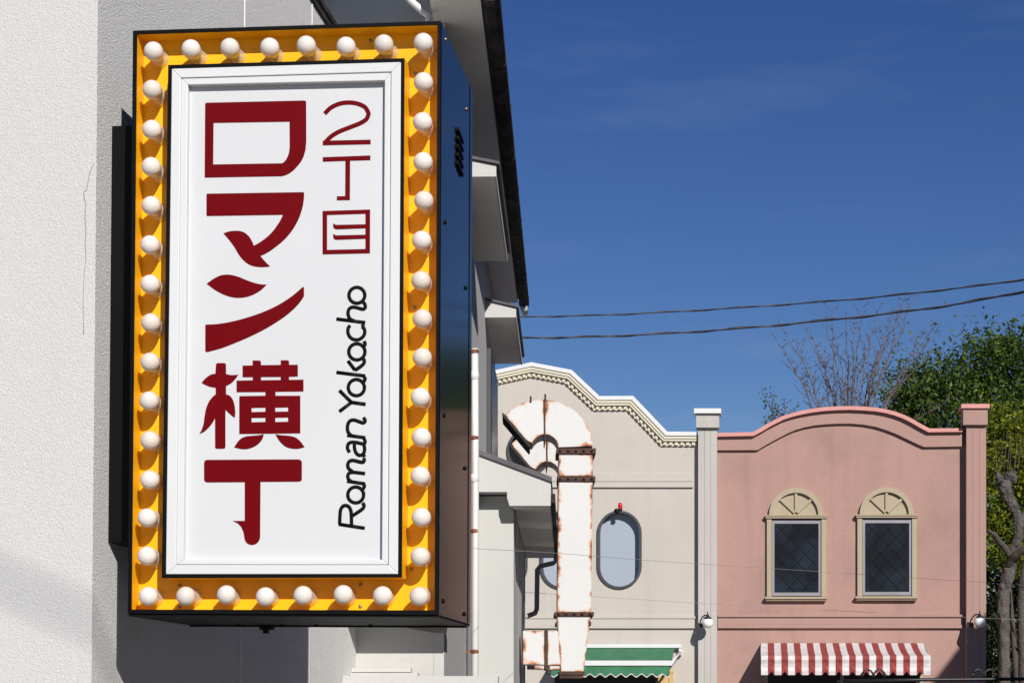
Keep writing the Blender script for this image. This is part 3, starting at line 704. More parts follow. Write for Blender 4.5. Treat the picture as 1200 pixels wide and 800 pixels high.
def make_duct(label):
    root = empty('ventilation_duct', duct_root, label, 'duct', 'rusty white ventilation ducts')
    mb = MB(); sheet(mb, elbow(2, 90), 26, 16, 400 / 7.27 * SCL, 291 / 7.27 * SCL); mb.build('elbow', duct_m, root)
    mb = MB(); sheet(mb, elbow(90, 150), 20, 16, 300 / 7.27 * SCL, 291 / 7.27 * SCL); mb.build('elbow', duct_m, root)
    segs = [((655.2, 531), (694.8, 531), (694.6, 557), (654.9, 557)), ((654.8, 563.5), (694.5, 563.5), (692.8, 716.5), (653.2, 716.5)),
            ]
    hs = [26, 153]
    for q, h in zip(segs, hs):
        mb = MB(); sheet(mb, quad(*q), 14, max(6, int(h / 3)), 40 * SCL, h * SCL); mb.build('shaft', duct_m, root)
    mb = MB(); sheet(mb, quad((653.2, 721), (692, 721), (684, 786), (657.5, 786)), 16, 22, 37 * SCL, 65 * SCL, .0); mb.build('base', duct_m, root)
    mb = MB(); sheet(mb, quad((642, 739.2), (655, 739.2), (658, 778.6), (642, 778.6)), 8, 14, 26 * SCL, 40 * SCL, -.003, DEPTH - .006); mb.build('neck', duct_m, root)
    mb = MB(); sheet(mb, quad((612.8, 738.5), (638.5, 738.8), (638.5, 778.2), (612.8, 777.8)), 10, 14, 26 * SCL, 40 * SCL); mb.build('wall_branch', duct_m, root)
    # flanges
    def flange(pts, out=.018, name='flange', mat=M['rust_dark'], dep=DEPTH + .06):
        mb = MB(); mb.prism(DP.pl(pts, out), DD * dep); return mb.build(name, mat, root)
    flange([(652.3, 524.8), (698.3, 524.8), (698.3, 531), (652.3, 531)])
    flange([(654.0, 557.2), (697.8, 557.6), (697.8, 563.3), (654.0, 563)])
    flange([(650.0, 716.6), (696, 716.6), (696, 721), (650.0, 721)])
    flange([(638.6, 737), (641.9, 737), (641.9, 784), (638.6, 784)])
    flange([(655, 786.2), (686, 786.4), (685, 790), (655.5, 790)])
    flange([ZX(417, 124), ZX(426, 122), ZX(432, 470), ZX(427, 488), ZX(422, 470)], .015)
    # mouth: rim along the cut
    mo = flange([ZX(62, 238), ZX(80, 252), ZX(300, 510), ZX(302, 532), ZX(292, 536), ZX(66, 270)], .025, 'mouth_rim', M['mouth'], DEPTH + .05)
    # lugs on top and bolts
    mb = MB()
    for x, y in ((306, 120), (430, 102)):
        c_ = DP.px(*ZX(x, y)); mb.box(c_ + Vector((-.008, -.01, -.03)), (.014, 0, 0), (0, .03, 0), (0, 0, .045))
    mb.build('lug', M['mouth'], root)
    for x0, x1, y in ((657, 694, 527.5), (657, 694, 560.2), (655, 692, 718.6)):
        for k in range(5):
            c_ = DP.px(x0 + (x1 - x0) * k / 4, y, .018)
            mb = MB(); mb.lathe(c_, (0, -1, 0), [(.011, 0), (.011, .012), (.0005, .014)], 6); mb.build('flange_bolt', M['rust_dark'], root)
    return root
d1 = make_duct('rusty white duct whose whole square shaft is in view, bent over at the top')
def copy_tree(o, parent=None):
    c = o.copy(); COL.objects.link(c)
    if parent: c.parent = parent
    for ch in list(o.children): copy_tree(ch, c)
    return c
d2 = copy_tree(d1); d2.location = d1.location + D2 * 1.6
d2['label'] = 'rusty white duct directly behind the first, only its bent hood showing beneath the other hood'

# ================================================================== FACADES across the street
FC = Plane(at(841, 600, 39.5), N)
def fpris(mb, pts, o0, o1): mb.prism(FC.pl(pts, o1), -N * (o1 - o0))
def frect(mb, x0, y0, x1, y1, o0, o1): fpris(mb, [(x0, y0), (x1, y0), (x1, y1), (x0, y1)], o0, o1)
def offs(line, d):                                          # shift a polyline downwards by d pixels, mitred
    out = []
    for i, p in enumerate(line):
        ns = []
        for a, b in ((i - 1, i), (i, i + 1)):
            if a >= 0 and b < len(line):
                t = (line[b][0] - line[a][0], line[b][1] - line[a][1]); l = math.hypot(*t); ns.append((-t[1] / l, t[0] / l))
        if len(ns) == 1: n_ = ns[0]; k = 1
        else:
            n_ = (ns[0][0] + ns[1][0], ns[0][1] + ns[1][1]); l = math.hypot(*n_); n_ = (n_[0] / l, n_[1] / l); k = 1 / max(.4, n_[0] * ns[0][0] + n_[1] * ns[0][1])
        if i in (0, len(line) - 1): out.append((p[0], p[1] + d / max(.5, abs(n_[1]))))
        else: out.append((p[0] + n_[0] * d * k, p[1] + n_[1] * d * k))
    return out
def strip(mb, line, d0, d1, o0, o1):
    a = offs(line, d0); b = offs(line, d1)
    for i in range(len(line) - 1):
        fpris(mb, [a[i], a[i + 1], b[i + 1], b[i]], o0, o1)
GZ = 925                                                    # photo row of the ground at the facades
# ---------- beige
beige = empty('beige_shop', FC.px(690, 921), 'beige stucco shop front with a stepped gable, dentil cornice and capsule-shaped windows', 'shop building')
top = [(463, 508), (464, 506), (504, 464.5), (543.5, 464), (576, 434.5), (622.5, 424.2), (670, 433.2), (702.5, 463.8), (742, 463.6), (782, 505.4), (816, 505.6)]
top = top[1:]
def stadium(cx, y0, y1, r, n=14):
    pts = [(cx + r * math.cos(R(180 + 180 * k / n)), y0 + r + r * math.sin(R(180 + 180 * k / n))) for k in range(n + 1)]
    pts += [(cx + r * math.cos(R(180 * k / n)), y1 - r + r * math.sin(R(180 * k / n))) for k in range(n + 1)]
    return pts
wins = [(592.0, 599.2, 689, 24.6), (658.8, 599, 688.8, 24.6), (725.8, 598.8, 688.4, 24.6)]
holes = [stadium(cx, y0, y1, r) for cx, y0, y1, r in wins]
rnd = [(620.5 + 25 * math.cos(R(12 * k)), 528 + 25 * math.sin(R(12 * k))) for k in range(30)]
mb = MB(); body = offs(top, 3)
mb.prism(FC.pl([(464, GZ)] + body + [(821, 508.6), (821, GZ)]), D * .24, [FC.pl(h) for h in holes + [rnd]])
mb.box(FC.px(464, 560, -.40) , U * 6.1, D * 7, -Z * 6.0)
mb.build('wall', M['beige'], beige)
for cx, y0, y1, r in wins:
    mb = MB(); mb.prism(FC.pl(stadium(cx, y0 - 1.0, y1 + 1.0, r + 1.6), .05), D * .19, [FC.pl(stadium(cx, y0 + 1.6, y1 - 1.6, r - 1.6), .05)])
    w = mb.build('window', M['frame_dark'], beige)
    mb = MB(); mb.prism(FC.pl(stadium(cx, y0 - .4, y1 + .4, r + .2), -.15), D * .02); mb.build('pane', M['blind'], w)
mb = MB(); mb.prism(FC.pl([(620.5 + 27 * math.cos(R(12 * k)), 528 + 27 * math.sin(R(12 * k))) for k in range(30)], .05), D * .19, [FC.pl([(620.5 + 24 * math.cos(R(12 * k)), 528 + 24 * math.sin(R(12 * k))) for k in range(30)], .05)])
w = mb.build('round_window', M['frame_dark'], beige)
mb = MB(); mb.prism(FC.pl([(620.5 + 25.2 * math.cos(R(12 * k)), 528 + 25.2 * math.sin(R(12 * k))) for k in range(30)], -.15), D * .02); mb.build('pane', M['glass'], w)
mb = MB(); strip(mb, top, 0, 4.6, -.26, .16); mb.build('coping', M['coping_white'], beige)
mb = MB(); strip(mb, top, 4.7, 8.2, 0.002, .135); strip(mb, top, 8.3, 11.0, .002, .115); strip(mb, top, 11.1, 17.0, .002, .035)
co = mb.build('cornice', M['cream_trim'], beige)
mb = MB(); a = offs(top, 11.2); b = offs(top, 15.6)
for i in range(len(top) - 1):
    L = math.hypot(a[i + 1][0] - a[i][0], a[i + 1][1] - a[i][1]); n_ = max(1, round(L / 6.3))
    for k in range(n_):
        t0, t1 = (k + .22) / n_, (k + .78) / n_
        fpris(mb, [lerp(a[i], a[i + 1], t0), lerp(a[i], a[i + 1], t1), lerp(b[i], b[i + 1], t1), lerp(b[i], b[i + 1], t0)], .036, .078)
mb.build('dentil_course', M['cream_trim'], co)
mb = MB(); frect(mb, 464, 555.0, 812.2, 563.6, .001, .03); frect(mb, 464, 564.2, 812.2, 570.6, .001, .055); mb.build('string_course', M['beige_trim'], beige)
mb = MB(); frect(mb, 464, 721.6, 815, 724.2, .001, .05); frect(mb, 464, 724.4, 814, 732.4, .001, .03); frect(mb, 464, 732.5, 814, 735.6, .001, .06); mb.build('string_course', M['beige_trim'], beige)
# pale column
mb = MB(); frect(mb, 818.2, 500.8, 840.4, GZ, -.1, .16)
for x0, x1 in ((818.2, 825.3), (825.9, 832.3), (832.9, 840.0)): frect(mb, x0 , 501, x1 + .35, GZ, .161, .178)
col = mb.build('column', M['column_grey'], beige)
mb = MB(); frect(mb, 815.8, 484, 842.8, 500.6, -.12, .27); mb.build('capital', M['column_grey'], col)
mb = MB(); frect(mb, 813.3, 478.2, 845.0, 483.8, -.16, .34); mb.build('column_cap', M['coping_white'], col)
# ground floor door under the green awning
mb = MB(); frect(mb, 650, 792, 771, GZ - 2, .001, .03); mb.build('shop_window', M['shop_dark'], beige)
mb = MB(); frect(mb, 771.3, 788, 777, GZ - 2, .001, .06); frect(mb, 784, 788, 789, GZ - 2, .001, .06); frect(mb, 771, 784, 789.5, 787.6, .001, .075); frect(mb, 777.3, 788.4, 783.7, GZ - 2, .001, .04); mb.build('door', M['door_cream'], beige)
# ---------- pink
pink = empty('pink_shop', FC.px(985, 921), 'dusty pink stucco shop front with a curved salmon-edged gable and two arched-head windows', 'shop building')
ptop = [(840.7, 506.8), (882, 506), (891, 501.3), (900, 495.7), (916.7, 487.3), (928, 483.6), (940, 480.7), (953, 478.4), (966.7, 476.7), (981.7, 475.8), (996.7, 475.5), (1011.7, 476.1), (1026.7, 477.3), (1038.5, 479.3), (1050, 482.3), (1060, 486), (1070, 491), (1080, 496.8), (1089.3, 501.7), (1128, 501.3)]
pbot = [(840.7, 527.2), (888, 527), (897, 521.5), (906.7, 516), (923, 507.5), (932, 503.6), (943, 500.4), (954, 498.2), (966.7, 496.9), (981, 496.1), (996.7, 496), (1012, 497.2), (1026.7, 499.9), (1038, 503.4), (1050, 508), (1058, 511.8), (1066.7, 516), (1075, 520), (1083, 523.4), (1128, 522.8)]
mb = MB(); mb.prism(FC.pl([(840.7, GZ)] + [(x, y + 2) for x, y in ptop] + [(1132.5, 503.6), (1132.5, GZ)]), D * .24)
mb.box(FC.px(842, 560, -.40), U * 5.2, D * 7, -Z * 6.0); mb.build('wall', M['pink'], pink)
mb = MB(); strip(mb, ptop, 0, 4.4, -.26, .17); mb.build('coping', M['salmon'], pink)
mb = MB(); lo = offs(ptop, 4.5)
for i in range(len(ptop) - 1): fpris(mb, [lo[i], lo[i + 1], pbot[i + 1], pbot[i]], .001, .075)
mb.build('gable_band', M['pink_trim'], pink)
mb = MB(); frect(mb, 841.2, 719.6, 1129.3, 722.4, .001, .085); frect(mb, 841.2, 722.6, 1128, 731.4, .001, .045); frect(mb, 841.2, 731.5, 1128, 735.4, .001, .075); mb.build('string_course', M['pink_trim'], pink)
mb = MB(); frect(mb, 1132.6, 497.6, 1155.6, GZ, -.15, .22)
for x0, x1 in ((1132.6, 1139.6), (1140.1, 1147.5), (1148.0, 1155.3)): frect(mb, x0, 498, x1 + .3, GZ, .221, .235)
col = mb.build('column', M['pink_trim'], pink)
mb = MB(); frect(mb, 1128.8, 478.2, 1157.4, 497.4, -.17, .33); mb.build('capital', M['pink_trim'], col)
mb = MB(); frect(mb, 1126.6, 473.0, 1159.8, 478.0, -.20, .38); mb.build('column_cap', M['salmon'], col)
for cx, dy in ((932.7, 0.), (1038.9, -.7)):
    Y = lambda y: y + dy
    mb = MB(); frect(mb, cx - 28.2, Y(608.8), cx + 29.8, Y(697.8), .001, .030); w = mb.build('window', M['sand'], pink)
    mb = MB(); 
    gx0, gx1, gy0, gy1 = cx - 25.2, cx + 26.6, Y(613.2), Y(693.8)
    fr = [(cx - 28.0, Y(608.9)), (cx + 29.6, Y(608.9)), (cx + 29.6, Y(697.7)), (cx - 28.0, Y(697.7))]; gl = [(gx0, gy0), (gx1, gy0), (gx1, gy1), (gx0, gy1)]
    quadring(mb, FC, fr, gl, .050, .018); mb.build('frame', M['alu'], w)
    mb = MB(); frect(mb, gx0, gy0, gx1, gy1, .031, .036); mb.build('pane', M['glass'], w)
    mb = MB()
    def seg(x0, y0, x1, y1, wd, o0, o1):
        t = (x1 - x0, y1 - y0); l = math.hypot(*t); n_ = (-t[1] / l * wd / 2, t[0] / l * wd / 2)
        fpris(mb, [(x0 + n_[0], y0 + n_[1]), (x1 + n_[0], y1 + n_[1]), (x1 - n_[0], y1 - n_[1]), (x0 - n_[0], y0 - n_[1])], o0, o1)
    x0, x1, y0, y1 = gx0 + 3, gx1 - 3, gy0 + 2, gy1 - 2
    for sg, oo in ((1, .040), (-1, .043)):
        for k in range(-6, 8):
            # diamond lattice clipped to the pane
            c0 = k * 19.0
            pts_ = []
            for t in (0, 1):
                pass
            xa, ya = x0, y0 + c0 if sg > 0 else y1 - c0 - 8
            xb, yb = x1, ya + sg * (x1 - x0) * 1.02
            def clip(xa, ya, xb, yb):
                if abs(yb - ya) < 1e-6: return None
                for lo_, hi_ in ((y0, y1),):
                    ts = sorted(((lo_ - ya) / (yb - ya), (hi_ - ya) / (yb - ya)))
                    t0, t1 = max(0, ts[0]), min(1, ts[1])
                    if t1 - t0 < .05: return None
                    return xa + (xb - xa) * t0, ya + (yb - ya) * t0, xa + (xb - xa) * t1, ya + (yb - ya) * t1
            c_ = clip(xa, ya, xb, yb)
            if c_: seg(*c_, .75, .037, oo)
    mb.build('lattice', M['lead'], w)
    mb = MB()
    frect(mb, cx - 34, Y(607), cx - 28.4, Y(698.6), .001, .085); frect(mb, cx + 30, Y(607), cx + 35.4, Y(698.6), .001, .085)
    frect(mb, cx - 35.4, Y(604.6), cx + 36.4, Y(606.8), .001, .12); frect(mb, cx - 36.2, Y(603.0), cx + 37.2, Y(604.5), .001, .14)
    mb.build('surround', M['sand'], w)
    mb = MB(); frect(mb, cx - 36.2, Y(698.8), cx + 36.8, Y(701.2), .001, .15); frect(mb, cx - 35, Y(701.3), cx + 35.6, Y(703.4), .001, .11); mb.build('sill', M['sand'], w)
    ax, ay, ro, ri = cx + .2, Y(602.9), 31.6, 26
    arcp = lambda r, n=20: [(ax + r * math.cos(R(180 + 180 * k / n)), ay + r * math.sin(R(180 + 180 * k / n))) for k in range(n + 1)]
    mb = MB(); fpris(mb, arcp(ri + .3), .001, .03)
    fpris(mb, arcp(ro) + arcp(ri)[::-1], .001, .10)
    for ang, oo in ((45, .07), (90, .073), (135, .076)):
        a_, b_ = R(180 + ang), 2.
        seg(ax + 2 * math.cos(a_), ay + 2 * math.sin(a_) - 1.2, ax + (ri + .2) * math.cos(a_), ay + (ri + .2) * math.sin(a_), 3.0, .031, oo)
    mb.build('fanlight', M['sand'], w)
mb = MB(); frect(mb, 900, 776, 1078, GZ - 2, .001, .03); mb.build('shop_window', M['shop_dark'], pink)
for x0, x1 in ((896, 899.8), (1078.2, 1082), (985, 989)):
    mb = MB(); frect(mb, x0, 774, x1, GZ - 2, .001, .05); mb.build('door_post', M['sand'], pink)

# ---------- awnings
gaw = empty('awning', FC.px(725, 757), 'green fabric awning with white bars and a scalloped valance over the beige shop', 'awning')
GP = 1.15
mb = MB(); frect(mb, 654, 754.0, 798.8, 758.4, .06, .16); frect(mb, 795.6, 758.6, 798.8, 767, .001, .14); mb.build('cassette', M['white_alu'], gaw)
a0, a1 = FC.px(655, 758.8, .12), FC.px(790.3, 758.8, .12); b0, b1 = FC.px(646, 773.6, GP), FC.px(787.3, 773.6, GP)
mb = MB(); mb.prism([a0, a1, b1, b0], -Z * .012); mb.build('canopy', M['green'], gaw)
mb = MB(); mb.prism(FC.pl([(645.5, 773.4), (787.8, 773.4), (787.8, 779.2), (645.5, 779.2)], GP + .06), D * .07); mb.build('front_bar', M['white_alu'], gaw)
def scal(x0, x1, y, amp, per, ph, n=8):
    k = max(2, int((x1 - x0) / per * n)); return [(x0 + (x1 - x0) * i / k, y + amp * math.cos(2 * math.pi * (x0 + (x1 - x0) * i / k - ph) / per)) for i in range(k + 1)]
lo = scal(646, 784.8, 790.3, 1.9, 12.1, 782)
mb = MB(); mb.prism(FC.pl([(784.8, 779.4), (646, 779.4)] + lo, GP + .03), D * .006); mb.build('valance', M['green'], gaw)
mb = MB(); lo2 = [(x, y + 1.1) for x, y in lo]
for i in range(len(lo) - 1): mb.prism(FC.pl([lo[i], lo[i + 1], lo2[i + 1], lo2[i]], GP + .032), D * .010)
mb.build('valance_trim', M['canvas_white'], gaw)
mb = MB(); mb.tube([FC.px(797, 764, .14), FC.px(791, 771, .7), FC.px(787, 777, GP)], .03, 8); mb.build('folding_arm', M['white_alu'], gaw)

paw = empty('awning', FC.px(985, 757), 'red and white striped awning with a scalloped edge over the pink shop', 'awning')
PPJ = 1.35
TX0, TX1 = 891.9, 1081.9; BX0, BX1 = 891.9, 1090.2
mbc = MB(); mbv = MB()
for k in range(25):
    t0, t1 = k / 25, (k + 1) / 25
    pa, pb = FC.px(TX0 + (TX1 - TX0) * t0, 753.0, .02), FC.px(TX0 + (TX1 - TX0) * t1, 753.0, .02)
    qa, qb = FC.px(BX0 + (BX1 - BX0) * t0, 767.8, PPJ), FC.px(BX0 + (BX1 - BX0) * t1, 767.8, PPJ)
    t = mbc; f_0 = len(mbc.f); g_0 = len(mbv.f)
    # slightly sagging cloth in four strips
    ra, rb = pa, pb
    for j in range(1, 5):
        s = j / 4; sag = -.035 * math.sin(math.pi * s)
        na, nb = pa.lerp(qa, s) + Z * sag, pb.lerp(qb, s) + Z * sag
        t.prism([ra, rb, nb, na], -Z * .008); ra, rb = na, nb
    v = mbv
    x0, x1 = BX0 + (BX1 - BX0) * t0, BX0 + (BX1 - BX0) * t1
    n_ = 6; low = []
    for j in range(n_ + 1):
        x = x0 + (x1 - x0) * j / n_; ph = ((x - BX0) / ((BX1 - BX0) / 12.5) - .25) % 1.0      # one scallop per white stripe
        low.append((x, 787.4 + 3.0 * (1 - abs(math.sin(math.pi * (ph + .5 + .0))) ** .9 * 0) - 4.4 * max(0, 1 - abs(ph - .5) / .22)))
    up = [(x, 768.1) for x, _ in low]
    for r_ in range(5):
        f0, f1 = r_ / 5, (r_ + 1) / 5
        wv = lambda f: .018 * math.sin(f * 9)
        for j in range(n_):
            A_ = [lerp(up[j], low[j], f0), lerp(up[j + 1], low[j + 1], f0), lerp(up[j + 1], low[j + 1], f1), lerp(up[j], low[j], f1)]
            o_s = [wv(f0), wv(f0), wv(f1), wv(f1)]
            v.prism([FC.px(*p, PPJ + .01 + w_) for p, w_ in zip(A_, o_s)], D * .006)
    if k % 2: mbc.mi.append((f_0, len(mbc.f), 1)); mbv.mi.append((g_0, len(mbv.f), 1))
mbc.build('canopy', [M['canvas_white'], M['canvas_red']], paw); mbv.build('valance', [M['canvas_white'], M['canvas_red']], paw)
mb = MB()
for s_e, xt, xb in ((0, TX0, BX0), (1, TX1, BX1)):
    tri = [FC.px(xt, 753.4, .02), FC.px(xb, 768.4, PPJ - .01), FC.px(xb, 787.5, PPJ - .01), FC.px(xt, 786, .02)]
    mb.prism(tri, U * (.006 if s_e else -.006))
mb.build('side_cloth', M['canvas_white'], paw)

# ---------- globe lamps, alarm lamp
def make_lamp(px_, py_, lab, off):
    c = FC.px(px_, py_, off)
    root = empty('globe_lamp', FC.px(px_ - 9, py_ + 4, .21), lab, 'wall lamp', 'globe lamps on the facade columns')
    mb = MB(); n_ = 20; mb.lathe(c, Z, [(max(.0005, .112 * math.sin(math.pi * k / n_)), -.112 * math.cos(math.pi * k / n_)) for k in range(n_ + 1)], 24); mb.build('globe', M['globe'], root)
    mb = MB(); mb.lathe(c, Z, [(.085, .074), (.08, .10), (.05, .125), (.03, .135), (.028, .16), (.012, .175), (.010, .225), (.0005, .23)], 16); mb.build('lamp_cap', M['lamp_black'], root)
    w_ = FC.px(px_ - 7, py_ + 3, .22); 
    mb = MB(); a = c + Z * .145
    mid = a.lerp(w_, .5); 
    mb.tube([a, FC.px(px_ - 3.5, py_ - 9.0, off * .85), FC.px(px_ - 6.5, py_ - 6.2, off * .7), FC.px(px_ - 8.6, py_ - 1.5, off * .55), FC.px(px_ - 9.2, py_ + 2.5, .36), w_], .014, 8); mb.lathe(w_ - N * .0, N, [(.045, 0), (.045, .02), (.0005, .025)], 12); mb.build('bracket_arm', M['lamp_black'], root)
    return root
l1_ = make_lamp(829.3, 729.2, 'white globe lamp in black iron bracket on the pale grey column', .52)
l2_ = copy_tree(l1_); l2_.location = l1_.location + (FC.px(1148.2, 728.4, .57) - FC.px(829.3, 729.2, .52))
l2_['label'] = 'white globe lamp in black iron bracket on the pink end column'
al = empty('alarm_lamp', FC.px(725, 599.5, .06), 'small red alarm lamp on a black bracket above the capsule window', 'alarm lamp')
mb = MB(); c = FC.px(726.8, 592.2, .22); mb.lathe(c - Z * .065, Z, [(.042, 0), (.045, .02), (.045, .085), (.036, .115), (.015, .13), (.0004, .132)], 14); mb.build('lens', M['red_lens'], al)
mb = MB(); mb.lathe(c - Z * .11, Z, [(.03, 0), (.048, .015), (.048, .044)], 12); mb.tube([c - Z * .10, FC.px(723, 598, .12), FC.px(722.5, 599, .02)], .02, 8); mb.lathe(FC.px(722.5, 598.5, 0.0), N, [(.05, 0), (.05, .05), (.0004, .055)], 10); mb.build('bracket', M['lamp_black'], al)

# ---------- overhead cables
def wire(name, pts, r, mat, label, sagn=10, n=7):
    mb = MB(); P_ = [at(*p) for p in pts]
    # Catmull through the points
    out = []
    for i in range(len(P_) - 1):
        p1, p2 = P_[i], P_[i + 1]; p0 = P_[i - 1] if i else p1 * 2 - p2; p3 = P_[i + 2] if i + 2 < len(P_) else p2 * 2 - p1
        for k in range(sagn):
            t = k / sagn
            out.append(.5 * ((2 * p1) + (p2 - p0) * t + (2 * p0 - 5 * p1 + 4 * p2 - p3) * t * t + (3 * p1 - p0 - 3 * p2 + p3) * t ** 3))
    out.append(P_[-1]); mb.tube(out, r, n)
    return mb, out
def twist(name, pts, r, label, extra=True):
    mb, out = wire(name, pts, r, None, label, 40, 6)
    # a second strand wound round the first
    L = 0; res = []
    for i, p in enumerate(out):
        if i: L += (p - out[i - 1]).length
    ang = 0; prev = out[0]
    dense = []
    for i in range(len(out) - 1):
        for k in range(4): dense.append(out[i].lerp(out[i + 1], k / 4))
    for p in dense:
        ang += (p - prev).length * 5.5; prev = p
        res.append(p + Z * (r * 1.25 * math.sin(ang)) + Vector((0, 1, 0)) * (r * 1.25 * math.cos(ang)))
    mb.tube(res, r * .7, 5)
    o = mb.build(name, M['cable'], org=out[0]); tag(o, label, 'cable', None); return o
twist('overhead_cable', [(520, 374, 24), (607, 371.5, 23), (720, 368.5, 21.8), (850, 361.5, 20.6), (1000, 350.5, 19.2), (1110, 339, 18), (1200, 327.2, 17), (1420, 292, 15)], .0078, 'upper twisted black cable crossing the blue sky')
twist('overhead_cable', [(520, 396, 24), (610, 396, 23), (720, 393.5, 21.8), (850, 386, 20.6), (1000, 372, 19.2), (1110, 358, 18), (1200, 341.5, 17), (1420, 300, 15)], .0098, 'lower thicker cable crossing the sky above the pink gable')
for pts, lab in (([(500, 639, 9.5), (552, 642, 10), (655, 648, 11.5), (750, 655.5, 13), (840, 661.5, 14.5), (962, 669.5, 17), (1067, 676.5, 19), (1160, 682.5, 21), (1330, 694, 25)], 'thin grey wire stretched across the capsule window and both pink windows'),
                 ([(595, 692.5, 17), (640, 695, 17.5), (720, 700, 18.5), (840, 707.5, 20), (1000, 716, 22), (1160, 724, 24), (1330, 732, 26)], 'thin grey wire low across the beige wall below the capsule window')):
    mb, out = wire('', pts, .0014 if 'both' in lab else .0018, None, lab, 8, 5)
    tag(mb.build('thin_wire', M['thin_wire'], org=out[0]), lab, 'wire')
# unseen cable, added behind the camera to cast a soft shadow across the white wall
Pw = FP.px(60, 706); Pc = Pw + SUN * 16.0
cd = Vector((U.x, U.y, -.42))
mb = MB(); mb.tube([Pc - cd * 6, Pc + cd * 6], .013, 8); tag(mb.build('shadow_cable', M['cable'], org=Pc - cd * 6), 'unseen black cable added behind the viewer to cast a soft shadow on the white wall', 'cable')

# ---------- iron beam with scrolls in front of the pink shop
ib = empty('iron_arch_beam', at(1100, 800, 31), 'black iron crossbeam with scrolled lamp arms in front of the striped awning', 'ironwork')
mb = MB(); A_ = at(985, 797.5, 31); B_ = at(1330, 794, 31)
mb.tube([A_, at(1080, 796, 31), at(1200, 795, 31), B_], .028, 8); mb.build('beam', M['lamp_black'], ib)
mb = MB(); mb.tube([B_ + Z * .05, (B_.x, B_.y, 0)], .06, 10); mb.build('post', M['lamp_black'], ib)
mb = MB(); mb.tube([A_ + Z * .02, (A_.x, A_.y, 0)], .05, 10); mb.build('post', M['lamp_black'], ib)
for cx in (1023.5, 1153):
    mb = MB()
    for s in (-1, 1):
        if cx > 1100 and s > 0: pass
        p = [(cx, 797), (cx + s * .5, 789), (cx + s * 3, 785.5), (cx + s * 7, 783.5), (cx + s * 11, 785.5), (cx + s * 13, 789)]
        mb.tube([at(*q, 31) for q in p], [.018, .018, .016, .015, .014, .02], 7)
        c_ = at(cx + s * 13, 789, 31); mb.lathe(c_ - Z * .03, Z, [(.02, .04), (.035, .02), (.02, -.02), (.001, -.03)], 8)
    mb.build('scroll_arm', M['lamp_black'], ib)

# ================================================================== TREES
def leaves(name, blobs, Y, count, size, mat, parent, shell=.55, ydepth=1.0, seed=1, up=.25):
    rg = random.Random(seed)
    vol = [b[2] * b[3] for b in blobs]; tot = sum(vol)
    vs = []; fs = []; rn = []
    S = Y / F
    for b, v in zip(blobs, vol):
        c = at(b[0], b[1], Y); rx, rz = b[2] * S, b[3] * S; ry = (rx + rz) / 2 * ydepth
        n_ = int(count * v / tot)
        # a blob is a cloud of leafy sprays with gaps between them
        ncl = max(8, n_ // 55)
        cl = []
        for _ in range(ncl):
            while True:
                d = Vector((rg.uniform(-1, 1), rg.uniform(-1, 1), rg.uniform(-1, 1)))
                if .05 < d.length <= 1: break
            d = d.normalized() * (d.length ** shell) * rg.uniform(.85, 1.08)
            ax = Vector((d.x + rg.gauss(0, .4), d.y + rg.gauss(0, .4), abs(d.z) * .6 + rg.uniform(.0, .7))).normalized()
            cl.append((c + Vector((d.x * rx, d.y * ry, d.z * rz)), rg.random() ** 1.3, ax, rg.uniform(.7, 1.5)))
        for i in range(n_):
            q, cr_, ax, cs = cl[i % ncl]
            along = rg.gauss(0, 1)
            p = q + ax * (along * size * 2.6 * cs) + Vector((rg.gauss(0, 1), rg.gauss(0, 1), rg.gauss(0, .8))) * (size * 1.25 * cs)
            nrm = (Vector((rg.gauss(0, 1), rg.gauss(0, 1), rg.gauss(0, 1) + up * 3)) + ax * .5).normalized()
            a = nrm.orthogonal().normalized(); a.rotate(Matrix.Rotation(rg.uniform(0, 6.28), 3, nrm)); bb = nrm.cross(a)
            l = size * rg.uniform(.55, 1.3); w = l * rg.uniform(.45, .7)
            k = len(vs); vs += [p - a * l * .55, p + bb * w * .5 + nrm * l * .10, p + a * l * .55, p - bb * w * .5 + nrm * l * .10]
            fs.append((k, k + 1, k + 2, k + 3)); rn.append(min(1, max(0, cr_ * .75 + rg.random() * .3)))
    mb = MB(); mb.v = vs; mb.f = fs
    o = mb.build(name, mat, parent)
    a = o.data.attributes.new('rnd', 'FLOAT', 'FACE'); a.data.foreach_set('value', rn)
    return o
def limb(mb, p, d, L, r, depth, rg, spread=.5):
    pts = [p]; rad = [r]; n_ = 5; dd = d.normalized()
    for k in range(n_):
        dd = (dd + Vector((rg.gauss(0, .12), rg.gauss(0, .12), rg.gauss(0, .08)))).normalized()
        p = p + dd * L / n_; pts.append(p); rad.append(r * (1 - .5 * (k + 1) / n_))
    mb.tube(pts, rad, 7 if depth > 1 else 5)
    if depth:
        for k in range(rg.randint(2, 4)):
            i = rg.randint(2, n_); d2_ = (dd + Vector((rg.gauss(0, spread), rg.gauss(0, spread), rg.gauss(.1, spread * .6)))).normalized()
            limb(mb, pts[i], d2_, L * rg.uniform(.55, .8), rad[i] * .7, depth - 1, rg, spread)
def ground_pt(px, Y): q = at(px, 800, Y); return Vector((q.x, q.y, 0))
